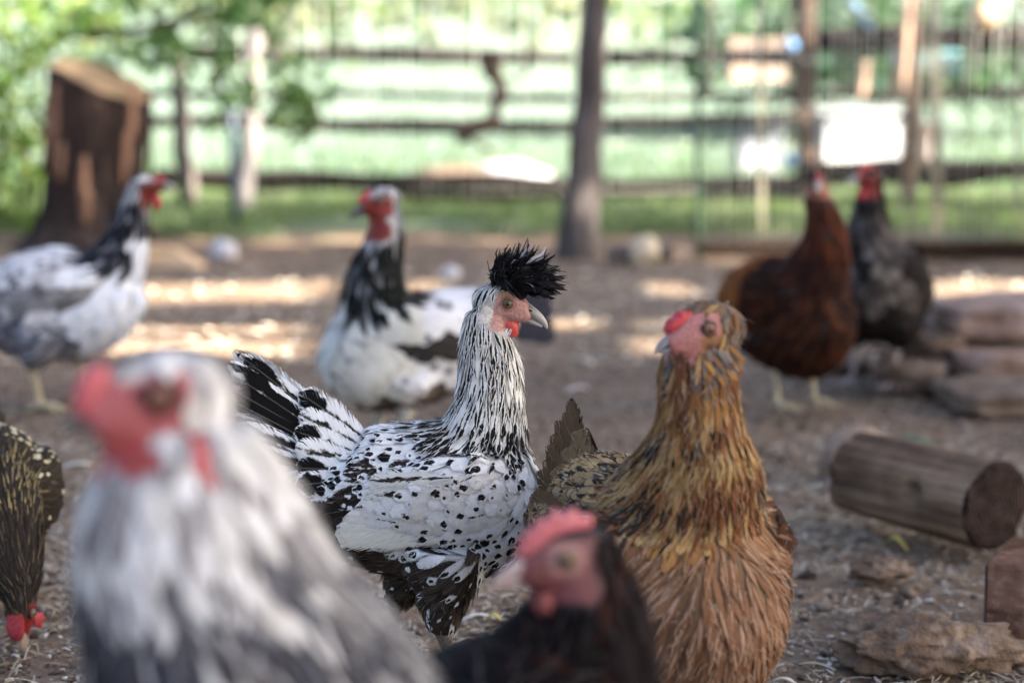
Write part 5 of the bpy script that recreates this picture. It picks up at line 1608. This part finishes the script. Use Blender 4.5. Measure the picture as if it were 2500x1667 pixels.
# bits hanging at the right: tarp, insulators, gourd
blue = simple('blue_plastic', [(.3, (.10, .26, .55)), (.7, (.16, .36, .68))], 10, .35, .5)
teal = simple('teal_cloth', [(.3, (.10, .34, .40)), (.7, (.18, .46, .54))], 20, .8, .2)
def knob(px, py, y, r, mat, label, name, cat):
    a = P(px, py, y)
    root = empty(name, a, 0, label, cat)
    v, f = ball((0, 0, 0), r, r, r, 10, 16, .15); mk('knob', v, f, mat, root)
    v, f = tube([(0, 0, r * .9), (0, .02, r * 1.6), (0, .03, r * 2.2)], .004, 2, 6); mk('loop', v, f, galv, root)
knob(1930, 112, 9.15, .030, blue, 'light blue plastic insulator high on the brown post', 'insulator', 'insulator')
knob(1928, 392, 9.15, .034, blue, 'light blue plastic insulator low on the brown post', 'insulator', 'insulator')
def gourd():
    a = P(2402, 40, 9.08)
    root = empty('hanging_gourd', a, 0, 'pale round gourd lit by the sun hanging at the upper right', 'gourd')
    v, f = ball((0, 0, 0), .066, .066, .058, 14, 20, .2); mk('gourd_body', v, f, simple('gourd_skin', [(.3, (.52, .34, .20)), (.7, (.66, .48, .32))], 8, .3, .5), root)
    v, f = tube([(0, 0, .05), (-.02, 0, .11), (-.035, 0, .2)], [.016, .012, .010], 3, 8); mk('stalk', v, f, brown_wood, root)
gourd()
def cloth():
    a = P(2260, 140, 9.3); V = []; F = []
    for i in range(9):
        for j in range(5):
            x = -.17 + .34 * i / 8; z = .055 - .11 * j / 4 - .03 * (i / 8)
            V.append((x, .02 * math.sin(i * 1.3 + j), z + .01 * math.sin(i * 2.1)))
    for i in range(8):
        for j in range(4):
            b = i * 5 + j; F.append((b, b + 1, b + 6, b + 5))
    o = mk('teal_rag', V, F, teal); o.location = a
    sd = o.modifiers.new('s', 'SOLIDIFY'); sd.thickness = .004
    set_meta(o, 'teal blue rag draped over the fence at the upper right', 'rag')
cloth()
def strap():
    a = P(2080, 0, 9.15); b = P(2150, 100, 9.15)
    v, f = tube([a - a, (b - a) * .5 + Vector((0, .01, -.01)), b - a], .012, 3, 8)
    o = mk('blue_strap', v, f, blue); o.location = a
    set_meta(o, 'light blue strap slanting down to the upper rail at the right', 'strap')
strap()
# planks leaning behind the fence
def plank(px0, px1, py0, py1, y, mat, label):
    a = P(px0, py1, y); b = P(px1, py0, y)
    v, f = box_vf(b.x - a.x, .03, b.z - a.z, (0, 0, 0), .004)
    o = mk('wooden_plank', v, f, mat); o.location = ((a.x + b.x) / 2, y, (a.z + b.z) / 2)
    set_meta(o, label, 'plank', 'planks and sticks against the fence')
plank(1770, 1925, 95, 200, 9.45, simple('faded_plank', [(.3, (.16, .13, .12)), (.7, (.30, .24, .20))], 20, .9, .2, .5, .005, (.1, 1, 1)), 'faded brown board fixed between the green and the brown post')
def lit_stick(px0, py0, px1, py1, y, r, label):
    a = P(px0, py0, y); b = P(px1, py1, y)
    v, f = tube([a - a, (b - a) * .5, b - a], [r, r * 1.05, r * .9], 3, 10, lambda q, an, c: 1 + .12 * noise.noise(c * 9))
    o = mk('sun_tinted_stick', v, f, sun_tint); o.location = a
    set_meta(o, label, 'stick', 'planks and sticks against the fence')
sun_tint = simple('sun_tinted_wood', [(.3, (.38, .25, .19)), (.7, (.52, .37, .29))], 24, .7, .3, .4, .004, (1, 1, .2))  # sunlight on the sticks is put into the wood as peach
lit_stick(2196, 235, 2222, -60, 9.0, .024, 'thick stick painted sunlit orange upright against the rails at the upper right')
lit_stick(2100, 240, 2112, 150, 9.0, .022, 'short stick painted sunlit peach with a pale tip left of the thick orange stick')
lit_stick(2252, 400, 2262, 300, 9.0, .024, 'short stick painted sunlit peach low in front of the narrow white box')

# ------------------------------------------------------------------ unseen light blockers added above the view: a board roof and a tree crown
ZR = 5.0
OX, OY = TOSUN.x / TOSUN.z * ZR, TOSUN.y / TOSUN.z * ZR
def roof():  # unseen roof added for its shade; board gaps shape the sun bands
    root = empty('added_shade_roof', (0, 0, 0), 0, 'unseen board roof added to shade the hens and stripe the ground with sun', 'roof')
    root['kind'] = 'structure'
    boards = []
    # (x0, x1, y0, y1) of the shade on the ground
    y = -1.3
    while y < 4.44:
        w = min(.34, 4.46 - y); boards.append((-3.4, 3.6, y, y + w - .0)); y += w
    boards += [(-3.4, 3.6, 4.46, 4.50), (-3.4, 3.6, 4.80, 4.93), (-3.4, 3.6, 5.08, 5.42), (-3.4, 3.6, 5.42, 5.66)]
    boards += [(-3.4, 3.6, 6.12, 6.32)]
    for x0, x1, a, b in [(-.46, .30, 4.50, 4.80), (.42, 3.6, 4.50, 4.80), (-.50, .02, 4.93, 5.08), (.22, .34, 4.93, 5.08), (.42, 3.6, 4.93, 5.08),
                         (-.52, -.30, 5.66, 6.12), (-.18, .42, 5.66, 6.12), (.56, .98, 5.66, 6.12)]:
        boards.append((x0, x1, a, b))
    for i, (x0, x1, a, b) in enumerate(boards):
        v, f = box_vf(x1 - x0, b - a - .0005, .03, ((x0 + x1) / 2 + OX, (a + b) / 2 + OY, ZR + .0015 * (i % 2)), .0004)
        mk('shade_blocker_board', v, f, grey_wood, root, smooth=False)
    for x in (-3.2, 3.4):
        for yy in (-1.2, 6.1):
            v, f = tube([(x + OX, yy + OY, -.05), (x + OX, yy + OY, ZR - .02)], .06, 2, 10)
            mk('shade_blocker_post', v, f, grey_wood, root)
roof()
def added_shade_tree():  # unseen tree added; its leaves are laid out to dapple the fence line
    rr = random.Random(77)
    zc = 5.6
    ox, oy = TOSUN.x / TOSUN.z * zc, TOSUN.y / TOSUN.z * zc
    root = empty('added_shade_tree', (10.5, 5.5, 0), 0, 'unseen leafy tree added so its crown dapples the light along the fence', 'tree')
    g = Geo(); o = Vector((10.5, 5.5, 0))
    for k in range(9500):
        x = rr.uniform(-2.6, 3.4); y = 6.2 + 3.2 * rr.random() ** 1.5
        if noise.noise(Vector((x * 1.6, y * 1.6, 1.5))) < -.22 + .10 * math.sin(x * 3) + .22 * sstep(7.4, 8.2, y): continue
        p = Vector((x + ox, y + oy, zc + rr.uniform(-.35, .35))) - o
        L = rr.uniform(.10, .20); w = L * .38
        a = Vector((rr.gauss(0, 1), rr.gauss(0, 1), rr.gauss(-.2, .4))).normalized()
        s = a.cross(Vector((rr.gauss(0, .4), rr.gauss(0, .4), 1))).normalized()
        g.add([p, p + a * L * .4 + s * w, p + a * L, p + a * L * .4 - s * w], [(0, 1, 2, 3)], (.07, .14, .04))
    c = g.build('crown', M['leafy'], root, smooth=False); c['kind'] = 'stuff'
    v, f = tube([(0, 0, -.1), (-.1, 0, 1.6), (-.6, -.2, 3.2), (-1.8, -.6, 4.5)], [.28, .22, .17, .10], 4, 14); mk('trunk', v, f, bark, root)
    for e in ((-4.5, -1.0, 4.7), (-2.8, 1.4, 4.8), (-3.0, -2.0, 4.6)):
        v, f = tube([(-.6, -.2, 3.2), (e[0] * .6, e[1] * .6, 4.3), e], [.12, .07, .03], 3, 10); mk('limb', v, f, bark, root)
added_shade_tree()
